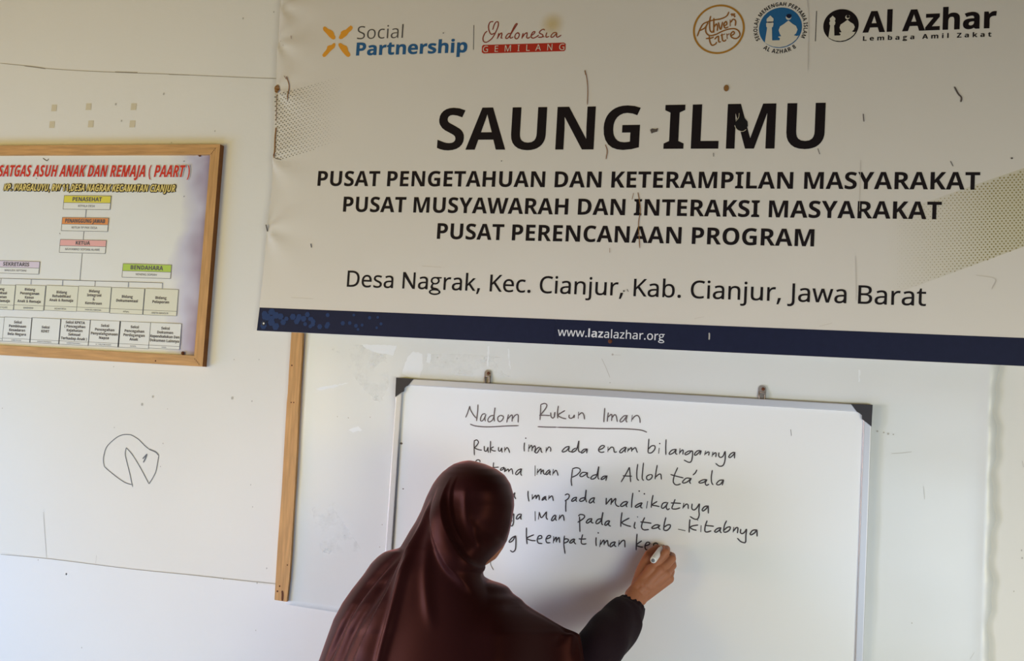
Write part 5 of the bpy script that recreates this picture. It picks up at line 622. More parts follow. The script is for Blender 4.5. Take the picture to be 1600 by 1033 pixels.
# partnership logo: four hands, words
def poly_px(fl, pts): fl.poly([[bp(x, y) for x, y in pts]])
lg = Flat(LY(1), surf)
k = .2517
def zz(pts): return [(400 + x * k, y * k) for x, y in pts]
H1 = [(418, 180), (421, 170), (431, 167), (440, 173), (452, 183), (466, 187), (478, 195), (487, 208), (488, 217), (496, 232), (494, 244), (484, 249), (472, 244), (458, 232), (440, 211), (421, 191)]
H2 = [(601, 168), (602, 178), (594, 190), (577, 205), (568, 220), (552, 233), (538, 244), (524, 246), (516, 238), (520, 226), (528, 212), (530, 200), (543, 191), (560, 186), (575, 172), (590, 160)]
H3 = [(415, 345), (424, 330), (438, 315), (444, 302), (446, 290), (459, 284), (472, 282), (484, 270), (493, 270), (496, 284), (489, 300), (474, 312), (458, 328), (444, 344), (433, 356), (421, 357)]
H4 = [(515, 273), (528, 269), (540, 277), (551, 283), (564, 288), (571, 301), (574, 318), (586, 334), (588, 347), (578, 356), (566, 354), (551, 339), (535, 320), (522, 300), (514, 285)]
for hnd in (H1, H2, H3, H4): poly_px(lg, zz(hnd))
lg.build('hands_emblem', M['print_orange'], bn)
lettering('logo_word', [('Social', REGULAR, 558, 629.5, (590, 60.8), (590, 40.4), {'bold': -.0004})], M['print_grey'])
lettering('logo_word', [('Partnership', BOLD, 557, 729.4, (640, 84.6), (640, 64.6), {'bold': .0005})], M['print_blue'])
fl = Flat(LY(1), surf); fl.line(bp(740.5, 39.5), bp(740, 78), .0016); fl.line(bp(1276, 17), bp(1274, 64.3), .0018); fl.build('divider_lines', M['print_grey'], bn)
fl = Flat(LY(1), surf)
def bstrokes(fl, text, ox, oy, w, k=0.1):
    for s in text.split(';'):
        pts = [tuple(map(float, q.split(','))) for q in s.split()]
        if pts: fl.stroke([bp(ox + x * k, oy + y * k) for x, y in pts], w)
bstrokes(fl, "300,270 320,200 350,150 385,150 385,210 350,300 300,390 240,445 190,465 155,445 150,390 180,320 215,290;310,140 260,150 235,210 245,290 280,340 330,320;"
         "395,320 385,370 370,412;378,395 410,340 440,318 440,360 430,395 455,400;", 740, 20, .0029)
bstrokes(fl, "590,330 545,330 510,370 505,402 535,400 575,350 620,280 670,200 685,175 660,180 620,250 580,340 570,390 590,400 620,380;"
         "700,310 660,335 645,385 670,412 700,390 715,350 705,320 690,330;775,320 765,360 755,408;765,385 800,335 835,315 835,350 830,390 855,400 885,380;"
         "900,360 945,330 960,300 935,300 905,340 900,380 930,400 980,380 1020,350;1115,275 1085,260 1040,290 1030,320 1070,340 1085,365 1060,385 1010,385;1060,385 1110,375;"
         "1145,310 1130,360 1140,385 1180,370;1300,310 1250,315 1210,360 1215,385 1250,375 1300,320 1295,360 1310,385 1370,350", 740, 20, .0029)
fl.build('script_lettering', M['print_maroon'], bn)
fl = Flat(LY(1), surf)
c = [(753.3, 73), (755, 70.6), (881, 66.6), (883.8, 68.5), (883.6, 77.5), (881.5, 80), (756, 84), (753, 82)]
poly_px(fl, c); gp = fl.build('red_plate', M['print_red'], bn)
lettering('plate_lettering', [('GEMILANG', REGULAR, 754.8, 881.6, (818, 80.1), (818, 70.4), {'track': .42})], M['cream'], 2, gp)
# gold ring emblem with script
cx, cz = bp(1123, 45.8); r = (bp(1163.4, 45)[0] - bp(1082.5, 47)[0]) / 2
fl = Flat(LY(1), surf); fl.ring(cx, cz, r - .0048, r); ring = fl.build('gold_ring', M['gold'], bn)
fl = Flat(LY(1), surf)
bstrokes(fl, "148,432 175,360 215,290 260,265 340,240 430,225 500,190 525,140;180,365 240,330 275,270 250,330 255,390 300,425 370,410 420,385 480,360 540,345 600,345 645,375 655,425 610,460 560,445 545,410 575,375 590,400 545,430;"
         "308,190 295,260 300,360 330,385 345,350;345,215 345,290 345,390;345,330 375,285 390,320 385,370;400,265 415,330 430,350 450,260;465,310 500,290 490,255 465,290 480,335 520,320;"
         "540,235 540,315;545,270 575,230 605,250 600,310;545,175 565,165 560,195;575,170 595,165 580,185 600,195 585,205;"
         "290,430 300,500 325,540 365,525 380,500;250,460 310,455 345,440;355,470 375,445 395,430;400,425 405,500 430,495;440,400 450,480 475,490 490,470;425,425 480,405;500,400 505,465;510,420 530,400", 1070, 0, .0034, .13125)
fl.build('ring_lettering', M['gold_brown'], ring)
# round mosque emblems
def mosque(fl, px, py, s, kx=1.0):
    """minaret, onion dome and crescent, in units of the emblem radius"""
    cx, cz = bp(px, py)
    def T(pts): return [(cx + x * s, cz + z * s) for x, z in pts]
    fl.poly([T([(-.70, -.72), (-.62, .02), (-.66, .06), (-.68, .22), (-.62, .30), (-.66, .34), (-.66, .46), (-.58, .54), (-.50, .62), (-.42, .54), (-.34, .46), (-.34, .34), (-.38, .30), (-.33, .22), (-.35, .06), (-.40, .02), (-.36, -.62), (-.02, -.62), (0, -.52), (-.08, -.48), (-.08, -.44), (.05, -.42), (-.02, -.30), (-.08, -.12), (-.02, .06), (.16, .18), (.36, .34), (.54, .18), (.72, .06), (.80, -.12), (.74, -.30), (.64, -.40), (.80, -.44), (.86, -.40), (.76, -.60), (.56, -.78), (.3, -.92), (0, -.97), (-.3, -.93), (-.52, -.84)])])
    q = [(.36 + .13 * math.cos(a), .50 + .13 * math.sin(a)) for a in [math.radians(120 + 300 * i / 14) for i in range(15)]]
    q += [(.39 + .10 * math.cos(a), .54 + .10 * math.sin(a)) for a in [math.radians(420 - 300 * i / 14) for i in range(15)]]
    fl.poly([T(q)])
def radius(px, py, rpx): return (bp(px + rpx, py)[0] - bp(px - rpx, py)[0]) / 2
fl = Flat(LY(1), surf); c = bp(1219.4, 43.3); R1 = radius(1219, 43, 33.5); fl.disc(c[0], c[1], R1, n=64); em1 = fl.build('blue_emblem', M['logo_blue'], bn)
fl = Flat(LY(2), surf); mosque(fl, 1219.4, 43.3, R1); fl.build('mosque_shape', M['cream'], em1)
fl = Flat(LY(3), surf); fl.disc(c[0] - .50 * R1, c[1] + .28 * R1, .17 * R1, .03 * R1); fl.disc(c[0] + .37 * R1, c[1] + .56 * R1, .12 * R1, .10 * R1); fl.build('emblem_details', M['navy'], em1)
def arc_text(fl, s, font, c, r, a0, a1, cap, inward=False):
    """letters around a circle from angle a0 to a1 (degrees)"""
    gs, mn, mx = text_contours(s, font, .03)
    sz = cap / CAP
    for cs in gs:
        if not cs: continue
        xm = (min(p[0] for q in cs for p in q) + max(p[0] for q in cs for p in q)) / 2
        a = math.radians(a0 + (a1 - a0) * (xm - mn) / (mx - mn))
        sx = abs(math.radians(a1 - a0)) * (r + cap * .5) / (mx - mn) * .98
        er = Vector((math.cos(a), math.sin(a))); et = Vector((er.y, -er.x)); up = er; rr = r
        if inward: et = -et; up = -er; rr = r + cap
        for q in cs:
            if sum(inside(q[0], k) for k in cs if k is not q) % 2: continue
            grp = [q] + [k for k in cs if k is not q and inside(k[0], q)]
            fl.poly([[tuple(Vector(c) + er * rr + et * (px - xm) * sx + up * pz * sz) for px, pz in g] for g in grp])
fl = Flat(LY(1), surf)
arc_text(fl, 'SEKOLAH MENENGAH PERTAMA ISLAM', BOLD, c, R1 * 1.08, 211, -27, R1 * .185)
arc_text(fl, 'AL AZHAR 8', BOLD, c, R1 * 1.07, 232, 308, R1 * .20, True)
fl.build('emblem_lettering', M['print_black'], em1)
fl = Flat(LY(1), surf); c = bp(1314, 39.7); R2 = radius(1314, 40, 27.6); fl.disc(c[0], c[1], R2, n=64); em2 = fl.build('black_emblem', M['print_black'], bn)
fl = Flat(LY(2), surf); mosque(fl, 1314, 39.7, R2 * .98); fl.build('mosque_shape', M['cream'], em2)
lettering('logo_word', [('Al Azhar', BOLD, 1348.5, 1555.8, (1450, 47.3), (1450, 14.6), {'bold': .0007})], M['print_black'])
lettering('logo_word', [('Lembaga Amil Zakat', BOLD, 1348.5, 1548.5, (1450, 60.6), (1450, 53.4), {'track': .21, 'bold': .0001})], M['print_black'])
# halftone dot patterns
fl = Flat(LY(1), surf)
for i in range(26):
    for j in range(40):
        x = 431 + i * 5.3 + (j % 2) * 2.65 + 1.0; y = 118 + j * 3.5 - i * 1.55
        lo, hi = 150 - (x - 430) * .30, 256 - (x - 430) * .36
        if not lo < y < hi: continue
        r = 1.25 * max(0, 1 - (x - 430) / 125)
        if r > .22: fl.disc(*bp(x, y), r * .00172, n=6)
fl.build('halftone_dots', M['dots_grey'], bn)
f2 = Flat(LY(.65), surf)
for i in range(46):
    for j in range(64):
        x = 1364 + i * 6.4 + (j % 2) * 3.2; y = 248 + j * 3.95 - i * .30
        if x > 1690: continue
        top = 334 - (x - 1400) * .345; bot = 458 - (x - 1400) * .365
        if not top < y < bot: continue
        r = 1.2 * min(1, max(0, (x - 1362) / 190))
        if r > .25: f2.disc(*bp(x, y), r * .00172, n=6)
f2.build('halftone_dots', M['dots_olive'], bn)
# the yellowish printed ground of the right-hand dots and a yellow stain by the script logo
x0_, x1_ = bp(1380, 390)[0], bp(1600, 350)[0]
M['tint'] = tint_mat('halftone_ground', srgb(206, 196, 120), lin_fac('X', x0_, x1_ + .06, .26))
fl = Flat(LY(.3), surf)
poly_px(fl, [(1366, 346), (1440, 318), (1500, 297), (1560, 276), (1620, 256), (1690, 232), (1690, 352), (1620, 378), (1560, 400), (1500, 422), (1440, 444), (1366, 470)])
fl.build('halftone_ground', M['tint'], bn)
c = bp(863, 38); M['glow'] = tint_mat('yellow_stain', srgb(222, 186, 70), spot_fac((c[0], -BY, c[1]), .040, .38))
fl = Flat(LY(2), surf); fl.disc(c[0], c[1], .041, n=40); fl.build('yellow_stain', M['glow'], bn)
M['crease'] = mat('banner_crease', srgb(204, 195, 180), 0.6)
# stains, holes and marks
fl = Flat(LY(3), surf)
for pts, w in (([(914, 110), (917, 122), (918.5, 140), (918, 164)], .0020), ([(914, 110), (915.5, 117)], .0048), ([(946, 226), (949, 236), (947, 249)], .0022), ([(997, 301), (999, 312), (1001, 330), (998, 350), (1000, 388)], .0022), ([(990, 302), (988, 312)], .002), ([(953, 388), (953, 395)], .0018),
               ([(450, 121), (453, 135), (451, 158)], .0028), ([(446, 120), (450, 126)], .0022), ([(439, 64), (444, 72)], .002), ([(456, 57), (457, 62)], .0022), ([(433, 200), (431, 218), (430, 250)], .004), ([(434, 150), (433, 190)], .0025)):
    fl.stroke([bp(*p) for p in pts], w)
fl.disc(*bp(434.5, 140), .008, .012); fl.disc(*bp(1135, 138), .0062, .0085)
fl.build('rust_stains', M['stain'], bn)
fl = Flat(LY(3), surf)
for pts, w in (([(1491, 136), (1497, 147), (1502, 153), (1501, 160)], .0036), ([(1485, 252), (1489, 260)], .0026), ([(1115, 239), (1115, 245)], .0022), ([(486, 381), (487, 387)], .004), ([(418, 352), (419, 362)], .006), ([(1278, 232), (1281, 241)], .0022), ([(1349, 178), (1350, 190)], .003), ([(980, 452), (982, 456)], .0024), ([(431, 248), (440, 250)], .0035)):
    fl.stroke([bp(*p) for p in pts], w)
for x, y, r in ((1581, 247.5, .0022), (784, 252, .0014), (693, 52, .0016), (975, 455, .0022)): fl.disc(*bp(x, y), r)
poly_px(fl, [(1016, 203), (1019, 201), (1024, 202), (1028.5, 200.5), (1027, 206), (1021, 207.5), (1018, 209)])
fl.build('dark_marks', M['speck'], bn)
fl = Flat(LY(3), surf)
poly_px(fl, [(1155.5, 176), (1158, 181), (1163, 184), (1168, 190), (1168.5, 197), (1165, 203), (1159, 205.5), (1152, 203), (1148, 197), (1149, 189), (1153, 184)])
hole = fl.build('torn_hole', M['hole'], bn)
fl = Flat(LY(4), surf); fl.stroke([bp(*p) for p in ((1148, 196), (1150, 201), (1155, 205), (1161, 205.6), (1166, 202.5))], .0014); fl.stroke([bp(1155, 177), bp(1154, 184), bp(1149.5, 190)], .0010); fl.build('torn_rim', M['residue'], hole)
fl = Flat(LY(2), surf)
for p in ([(1337, 400), (1338, 440), (1338, 470)], [(1262, 0), (1264, 30), (1263, 110)], [(1345, 250), (1343, 330)]): fl.stroke([bp(*q) for q in p], .0014)
for p in ([(660, 416), (690, 418)], [(455, 465), (490, 467)], [(1085, 498), (1100, 495)], [(1280, 510), (1300, 505)], [(1525, 430), (1555, 436), (1550, 452)]): fl.stroke([bp(*q) for q in p], .0016)
fl.build('faint_creases', M['crease'], bn)
# eyelet, screw
def eyelet(px, py, r0, r1, m, name, parent, y):
    c = xz(wp(px, py, -y)); bm = bmesh.new(); n, k = 24, 8; rm, rr = (r0 + r1) / 2, (r1 - r0) / 2
    vs = [[bm.verts.new((c[0] + (rm + rr * math.cos(b)) * math.cos(a), y - rr * .6 * math.sin(b), c[1] + (rm + rr * math.cos(b)) * math.sin(a))) for b in [2 * math.pi * q / k for q in range(k)]] for a in [2 * math.pi * p / n for p in range(n)]]
    for p in range(n):
        for q in range(k): bm.faces.new((vs[p][q], vs[(p + 1) % n][q], vs[(p + 1) % n][(q + 1) % k], vs[p][(q + 1) % k]))
    bmesh.ops.recalc_face_normals(bm, faces=bm.faces); me = bpy.data.meshes.new(name); bm.to_mesh(me); bm.free(); return link(name, me, m, parent, True)
eyelet(411.8, 505.5, .0026, .0062, M['cap'], 'eyelet', bn, -BY - .001)
fl = Flat(LY(3), surf); fl.disc(*bp(412, 505.5), .0028); fl.build('eyelet_hole', M['peeled'], bn)
nail('screw', bp(953.5, 533.5), bn, .0055, -BY - .002)
# ------------------------------------------------------------------ the whiteboard
wb = thing('whiteboard', 'aluminium-framed whiteboard with handwritten lines, hanging under the banner', 'whiteboard', (-0.31, 0, 1.2))
WD = 0.020
TL, TR = wp(620, 589.3, WD), wp(1363.4, 634.8, WD)
wx0, wx1 = TL.x, TR.x - 0.001; wz1 = (TL.z + TR.z) / 2; wz0 = wz1 - 0.90
box('panel', wx0 + .004, wx1 - .004, -.0140, -.0065, wz0 + .004, wz1 - .004, M['board'], wb)
FW = 0.0175
def rail2(name, x0, x1, z0, z1): return box(name, x0, x1, -WD, -.0060, z0, z1, M['alu'], wb, .0025, 3)
rail2('top_rail', wx0 + .002, wx1 - .002, wz1 - FW, wz1)
rail2('bottom_rail', wx0 + .002, wx1 - .002, wz0, wz0 + FW)
rail2('side_rail', wx0, wx0 + FW, wz0 + .002, wz1 - .002)
rail2('side_rail', wx1 - FW, wx1, wz0 + .002, wz1 - .002)
def cap(sx, sz):
    a, b = (wx0, 1) if sx < 0 else (wx1, -1); c, d = (wz1, -1) if sz > 0 else (wz0, 1)
    pts = [(0, 0), (.047, 0), (.034, .017), (.026, .021), (.0215, .0255), (.021, .034), (0, .050)]
    pts = [(a + b * x, c + d * z) for x, z in pts]
    a0, b0 = (a - b * .001), (c - d * .001)
    pts[0] = (a0, b0)
    prism('corner_cap', pts, -.0055, -WD - .0022, M['cap'], wb)
for sx in (-1, 1):
    for sz in (-1, 1): cap(sx, sz)
# handwriting
HD = .0146
def writing(name, parts, m, w):
    fl = Flat(-HD)
    for ox, oy, t in parts: strokes(fl, t, ox, oy, w, .1, HD)
    return fl.build(name, m, wb)
A, B, C, D_, E_, F_, G_, H_, I_ = (720, 625), (870, 630), (1000, 670), (730, 715), (880, 720), (1030, 720), (780, 790), (920, 790), (1050, 790)
writing('title_handwriting', [(*A, "75,275 105,205 140,95;140,95 150,150 195,230 240,285;268,70 262,180 245,330;385,215 340,225 310,280 310,325 340,325 375,270 392,225 375,290 385,335;510,240 460,255 425,300 430,340 470,335 510,280 535,120 520,240 525,335;620,240 580,270 580,320 610,340 650,310 665,260 620,240;745,225 730,290 718,355;733,300 780,245 805,240 800,340;803,300 850,240 895,235 895,355;145,378 220,405 350,420 500,420 700,408 905,402;"
  "1250,70 1245,180 1238,315;1250,72 1310,55 1345,80 1320,140 1240,240;1225,240 1300,240 1395,245;1405,195 1410,260 1440,285 1465,250 1470,190 1462,240 1467,272;1200,418 1350,425 1500,427"),
  (*B, "25,40 10,150 15,240;130,115 70,150 20,190 80,230 150,245;195,180 190,220 215,238 250,225 275,185 268,235;340,135 335,245;340,190 390,150 420,180 435,255;750,75 740,200 735,300;805,145 795,220 788,290;800,220 850,175 862,200 855,280;860,230 905,180 930,210 945,295;1110,195 1050,200 990,265 995,295 1040,275 1095,200 1080,270 1100,300;1180,185 1165,290;1170,260 1220,205 1265,195 1295,240 1302,310;0,378 300,385 700,398 1050,402 1300,420 1410,455")], M['ink_thin'], .0029)
writing('handwriting_line', [(*A, "210,630 208,740 212,865;210,640 250,625 275,660 250,710 215,745;205,745 270,775 330,785;365,720 370,790 400,800 425,740 425,790 432,825;465,640 462,740 462,828;515,730 465,765 510,795 548,797;590,735 590,790 615,800 640,750 640,800 650,822;685,735 685,815;688,790 720,745 745,770 765,828;995,665 988,740 992,805;1015,598;1065,695 1055,810;1060,765 1100,710 1115,740 1110,800;1115,760 1155,715 1165,760 1150,820;1235,735 1190,760 1160,815 1195,825 1245,750 1255,800 1275,825;1335,740 1330,825;1335,800 1375,735 1405,760 1400,810"),
  (*B, "200,675 140,690 85,745 95,765 150,745 195,690 185,745 230,765;300,700 250,730 235,768 290,745 320,690 345,590 335,700 345,755 375,768;470,715 420,725 380,770 400,780 455,735 475,715 465,785;655,735 720,705 745,670 700,665 655,715 660,755 700,770 745,760;800,680 797,765;800,740 850,690 885,700 900,765 940,760;1075,685 1010,720 980,765 1010,775 1065,720 1085,690 1065,750 1075,770;1115,700 1105,765;1110,745 1165,695 1170,760;1170,740 1225,695 1245,740 1260,775;1440,555 1430,680 1425,775;1430,720 1480,670 1530,670 1530,720 1480,775 1425,778"),
  (*C, "300,300 290,390;308,232;408,165 402,290 405,410;560,320 500,335 455,385 470,402 530,370 565,320 555,385 585,400;625,305 615,400;618,380 650,340 675,335 668,405;815,350 760,350 705,385 710,408 760,390 815,345 820,430 800,510 760,525 685,488;945,340 890,350 850,400 870,415 930,365 955,345 935,410;1025,345 1008,415;1012,400 1060,365 1080,370 1072,420;1140,360 1125,440;1130,415 1175,375 1190,390 1182,445;1235,370 1230,425 1260,450 1300,425 1330,355 1330,480 1300,570 1240,585 1180,540;1470,365 1420,390 1385,440 1410,450 1465,400 1480,365 1475,465")], M['ink'], .0028)
writing('handwriting_line', [(*D_, "135,100 140,50 175,35 200,50 198,75;412,75 405,160 402,250;395,155 440,155 495,150;580,150 530,170 520,200 555,190 580,160 585,230;600,165 595,220;600,215 640,180 650,230;650,215 690,175 705,205 712,265;845,175 790,200 755,250 775,270 825,220 850,175 835,250 855,285;1060,125 1060,290;1100,175 1090,270;1095,240 1150,180 1150,265;1150,235 1190,195 1190,240 1215,270;1290,190 1250,215 1225,260 1250,265 1295,210 1290,260 1305,275;1345,180 1335,280;1340,255 1385,200 1405,230 1420,285"),
  (*E_, "145,135 135,220 125,310 135,395;140,130 200,110 255,125 265,165 215,220 140,260;370,185 300,185 260,230 290,250 350,215 380,185 375,245 410,270;520,215 460,235 430,280 470,285 520,240 555,90 545,200 545,270 565,290;670,235 620,250 590,290 620,290 665,255 685,235 665,315;1035,100 990,190 905,335;1035,100 1045,200 1055,335;930,235 1000,240 1075,242;1165,50 1150,180 1155,280 1185,310;1255,30 1240,180 1235,280 1260,310;1360,215 1310,240 1305,285 1340,300 1385,265 1390,225 1360,215;1470,65 1450,180 1435,290;1440,260 1490,215 1525,215 1535,295"),
  (*C, "590,605 540,720 520,820 545,870 590,878 635,860;475,715 560,740 680,770;790,775 720,775 665,830 680,850 740,830 800,775 775,830 795,860;890,640 865,690 825,725;1040,795 980,800 920,835 940,850 1000,835 1045,795 1020,850 1040,885 1080,865;1130,645 1115,750 1120,840 1145,880;1300,800 1240,810 1195,860 1215,878 1260,865 1305,800 1285,885")], M['ink'], .0028)
writing('handwriting_line', [(*D_, "690,560 660,610 650,650 700,610 745,550 735,600 760,650;950,520 950,600 965,688;1015,575 1015,660;1015,650 1070,590 1075,650;1075,645 1110,585 1125,615 1125,668;1220,605 1180,640 1170,670 1210,640 1225,605 1225,650 1240,672;1280,590 1270,660;1275,640 1320,600 1335,620 1345,680"),
  (*E_, "45,620 40,720 42,800;25,540 65,520 95,540 80,590 25,630;205,570 160,585 130,625 150,635 200,600 210,565 200,620 215,640;345,575 280,590 255,625 285,635 335,600 360,455 350,580 365,650;485,575 430,600 405,650 430,660 475,620 490,575 475,630 490,665;675,580 672,640 670,690;672,680 740,600 760,600 745,690;745,670 820,590 815,660 840,705 880,715;1000,635 940,650 895,700 920,715 980,680 1010,640 985,700 1000,725;1090,500 1075,620 1068,735;1188,475;1268,518;1230,655 1170,680 1125,715 1150,730 1215,690 1235,655 1210,720 1240,742;1320,630 1302,745;1405,535 1385,640 1375,735;1470,635 1390,690 1450,705 1505,718"),
  (*F_, "120,650 60,665 35,725 60,745 110,700 135,650 110,720 130,765 165,745;250,600 220,680 200,745 260,755 330,735;180,660 260,662 340,668;385,660 368,750;372,735 420,680 450,690 455,755;515,670 510,745 545,770 590,735 628,675 620,780 625,850 600,910 550,912 480,870;595,910 605,938;755,705 705,720 670,770 690,785 740,745 765,705 768,825")], M['ink'], .0030)
writing('handwriting_line', [(*G_, "215,130 170,150 150,190 180,190 225,130 225,200 222,270 200,320 160,300;335,130 290,150 265,205 290,210 335,165 345,130 335,200 350,215;560,90 562,240;625,100 612,220;625,105 660,190 740,95;740,95 735,190 760,220;880,145 840,175 815,230 840,235 880,185 885,150 880,215 900,235;945,145 930,230;935,210 985,150 1005,170 1015,240;1255,170 1258,280 1262,415;1235,165 1270,140 1330,155 1320,200 1225,265;1440,205 1390,220 1360,265 1385,275 1440,230 1450,200 1440,260 1475,275"),
  (*H_, "195,205 140,220 110,270 135,285 190,235 222,105 205,215 205,290 225,300;320,235 270,255 250,300 270,310 320,260 325,235 310,300 345,325;520,105 505,220 500,335;635,195 520,265 590,310 660,328;725,255 710,320 715,350 735,355;760,170 764,188;875,185 840,260 825,340 860,380 940,375;805,255 890,265 980,278;1100,305 1040,305 985,345 1000,360 1070,345 1110,305 1090,350 1120,378;1205,185 1180,290 1170,385;1175,340 1230,305 1275,305 1265,350 1220,390 1170,385;1395,370 1510,395"),
  (*I_, "280,215 272,310 268,425;410,305 320,320 285,345 330,375 385,388;455,310 450,415;550,235 520,320 515,400 550,415 615,395;510,310 590,318 655,325;755,345 700,365 665,405 690,418 740,385 765,345 750,400 775,430;855,235 820,310 805,410;810,390 860,345 910,335 900,380 850,415 805,415;965,335 955,420;958,405 1000,350 1030,350 1022,435;1075,365 1070,425 1100,440 1140,410 1165,370 1155,470 1150,570 1120,580 1070,560 1020,510;1320,380 1260,390 1220,445 1240,458 1295,425 1325,380 1330,485")], M['ink'], .0031)
writing('handwriting_line', [(*G_, "255,475 200,505 155,560 165,575 215,545 255,475 260,600 250,690 210,725 170,700;425,345 425,480 435,605;545,455 430,510 500,545 570,550;605,525 660,510 660,475 620,475 595,530 610,585 675,595;735,525 795,500 800,470 760,475 730,530 745,580 800,580;850,480 845,590;848,560 890,495 892,575;892,555 935,500 945,585;1020,470 1010,600 1030,755;1005,545 1040,520 1085,535 1060,570 1005,590;1175,520 1130,540 1100,580 1130,585 1175,540 1180,520 1170,570 1200,605;1305,450 1285,530 1285,590 1320,605 1365,595;1240,520 1300,525 1360,520"),
  (*H_, "115,495 112,570 118,635;148,428;185,535 172,650;175,620 235,540 240,620;238,600 290,545 300,600 312,640;405,565 350,590 330,635 350,645 400,600 415,565 400,620 430,645;475,540 465,640;468,615 520,555 560,550 565,655;755,440 745,570 740,700;830,550 745,615 800,645 850,650;880,630 940,610 950,580 910,575 880,620 885,680 920,695;1010,600 1015,640 1018,720;1005,605 1040,585 1075,600 1060,640;1160,655 1205,630")], M['ink'], .0031)
fl = Flat(-HD)
for p, w in (([(1235.5, 671), (1236.5, 681)], .0016), ([(766, 877), (767, 883), (771, 891)], .0014)): fl.stroke([xz(wp(*q, HD)) for q in p], w)
for x, y, r in ((627, 693, .004), (630, 764, .0022)): fl.disc(*xz(wp(x, y, HD)), r, r * .7)
fl.build('stray_marks', M['ink_thin'], wb)
# hanging clips screwed to the wall above the top rail
def clip(px, ptop, pbot, label, w):
    c = wp(px, (ptop + pbot) / 2, .008); z1 = wp(px, ptop, .008).z; z0 = wp(px, pbot, .008).z - .006
    r = thing('hanging_clip', label, 'hook', (c.x, -.005, c.z), 'metal clips holding up the whiteboard')
    n = 10; hw = w / 2
    out = [(c.x - hw, z0), (c.x + hw, z0), (c.x + hw, z1 - hw)] + [(c.x + hw * math.cos(a), z1 - hw + hw * math.sin(a)) for a in [math.pi * i / n for i in range(1, n)]] + [(c.x - hw, z1 - hw)]
    prism('plate', out, -.0046, -.0065, M['steel'], r)
    nail('screw', (c.x + .002, z1 - hw), r, .0042, -.0072)
    # the bent loop below the screw
    bm = bmesh.new(); P = []
    for i in range(17):
        a = math.pi + math.pi * i / 16; P.append((c.x + hw * .72 * math.cos(a), z0 + .012 + .010 * math.sin(a)))
    P = [(c.x - hw * .72, z1 - hw * 1.9)] + P + [(c.x + hw * .72, z1 - hw * 1.9)]; P.append(P[0])
    me = tube('loop', [Vector((x, -.0095 - .002 * (i % 2 == 99), z)) for i, (x, z) in enumerate(P)], [.0017] * len(P), 8, M['steel'], r)
def tube(name, P, R, n, m, parent):
    """a round tube along P with radii R"""
    V, F = [], []; prev = None
    for i, p in enumerate(P):
        t = (P[min(i + 1, len(P) - 1)] - P[max(i - 1, 0)]).normalized()
        a = t.orthogonal().normalized() if prev is None else (prev - t * prev.dot(t)).normalized()
        prev = a; b = t.cross(a)
        for k in range(n): V.append(p + (a * math.cos(2 * math.pi * k / n) + b * math.sin(2 * math.pi * k / n)) * R[i])
    for i in range(len(P) - 1):
        for k in range(n): F.append((i * n + k, i * n + (k + 1) % n, (i + 1) * n + (k + 1) % n, (i + 1) * n + k))
    F.append(tuple(range(n - 1, -1, -1))); F.append(tuple(range((len(P) - 1) * n, len(P) * n)))
    return mesh_obj(name, V, F, m, parent, True)
clip(761.5, 578, 599, 'dull metal hanging clip on the whiteboard rail, above the word Nadom', .0175)
clip(1191, 602, 624, 'dull metal hanging clip on the whiteboard rail, nearer the right black corner cap', .0185)
# ------------------------------------------------------------------ the woman
M['skin'] = mat('skin', srgb(166, 108, 78), 0.55, 0.35, noise=(60, 0.05), sss=0.08)
M['scarf'] = mat('brown_jersey', srgb(33, 13, 13), 0.42, 0.12, sheen=0.68, bump=(500, 0.02))
b_ = M['scarf'].node_tree.nodes['Principled BSDF']; b_.inputs['Sheen Tint'].default_value = srgb(225, 112, 98); b_.inputs['Sheen Roughness'].default_value = 0.26
b_.inputs['Specular Tint'].default_value = srgb(255, 150, 130)
M['dress'] = mat('dark_plum_cloth', srgb(29, 14, 21), 0.8, 0.15, sheen=0.03, bump=(260, 0.06))
M['eye'] = mat('eye_white', srgb(230, 226, 220), 0.25)
M['iris'] = mat('dark_iris', srgb(50, 32, 22), 0.25)
M['lip'] = mat('lips', srgb(166, 92, 84), 0.5)
M['shoe'] = mat('dark_shoe', srgb(40, 34, 34), 0.6)
M['pen'] = mat('white_pen', srgb(236, 236, 236), 0.35, 0.5)
M['pen_end'] = mat('grey_plug', srgb(120, 124, 130), 0.5)

def bm_ball(bm, c, r, seg=20, rot=None):
    """an ellipsoid"""
    rr = Vector(r) if hasattr(r, '__len__') else Vector((r, r, r))
    ret = bmesh.ops.create_uvsphere(bm, u_segments=seg, v_segments=seg // 2 + 2, radius=1)
    for v in ret['verts']:
        q = Vector((v.co.x * rr.x, v.co.y * rr.y, v.co.z * rr.z))
        v.co = (rot @ q if rot else q) + Vector(c)
def bm_limb(bm, P, R, seg=18):
    """a tapered limb: balls at the joints and cones between them"""
    for p, r in zip(P, R): bm_ball(bm, p, r, seg)
    for (p, r), (q, s) in zip(zip(P, R), zip(P[1:], R[1:])):
        d = q - p
        if d.length < 1e-6: continue
        t = d.normalized(); a = t.orthogonal().normalized(); b = t.cross(a)
        ra = [bm.verts.new(p + (a * math.cos(k) + b * math.sin(k)) * r) for k in [2 * math.pi * i / seg for i in range(seg)]]
        rb = [bm.verts.new(q + (a * math.cos(k) + b * math.sin(k)) * s) for k in [2 * math.pi * i / seg for i in range(seg)]]
        for i in range(seg): bm.faces.new((ra[i], ra[(i + 1) % seg], rb[(i + 1) % seg], rb[i]))
        bm.faces.new(ra[::-1]); bm.faces.new(rb)
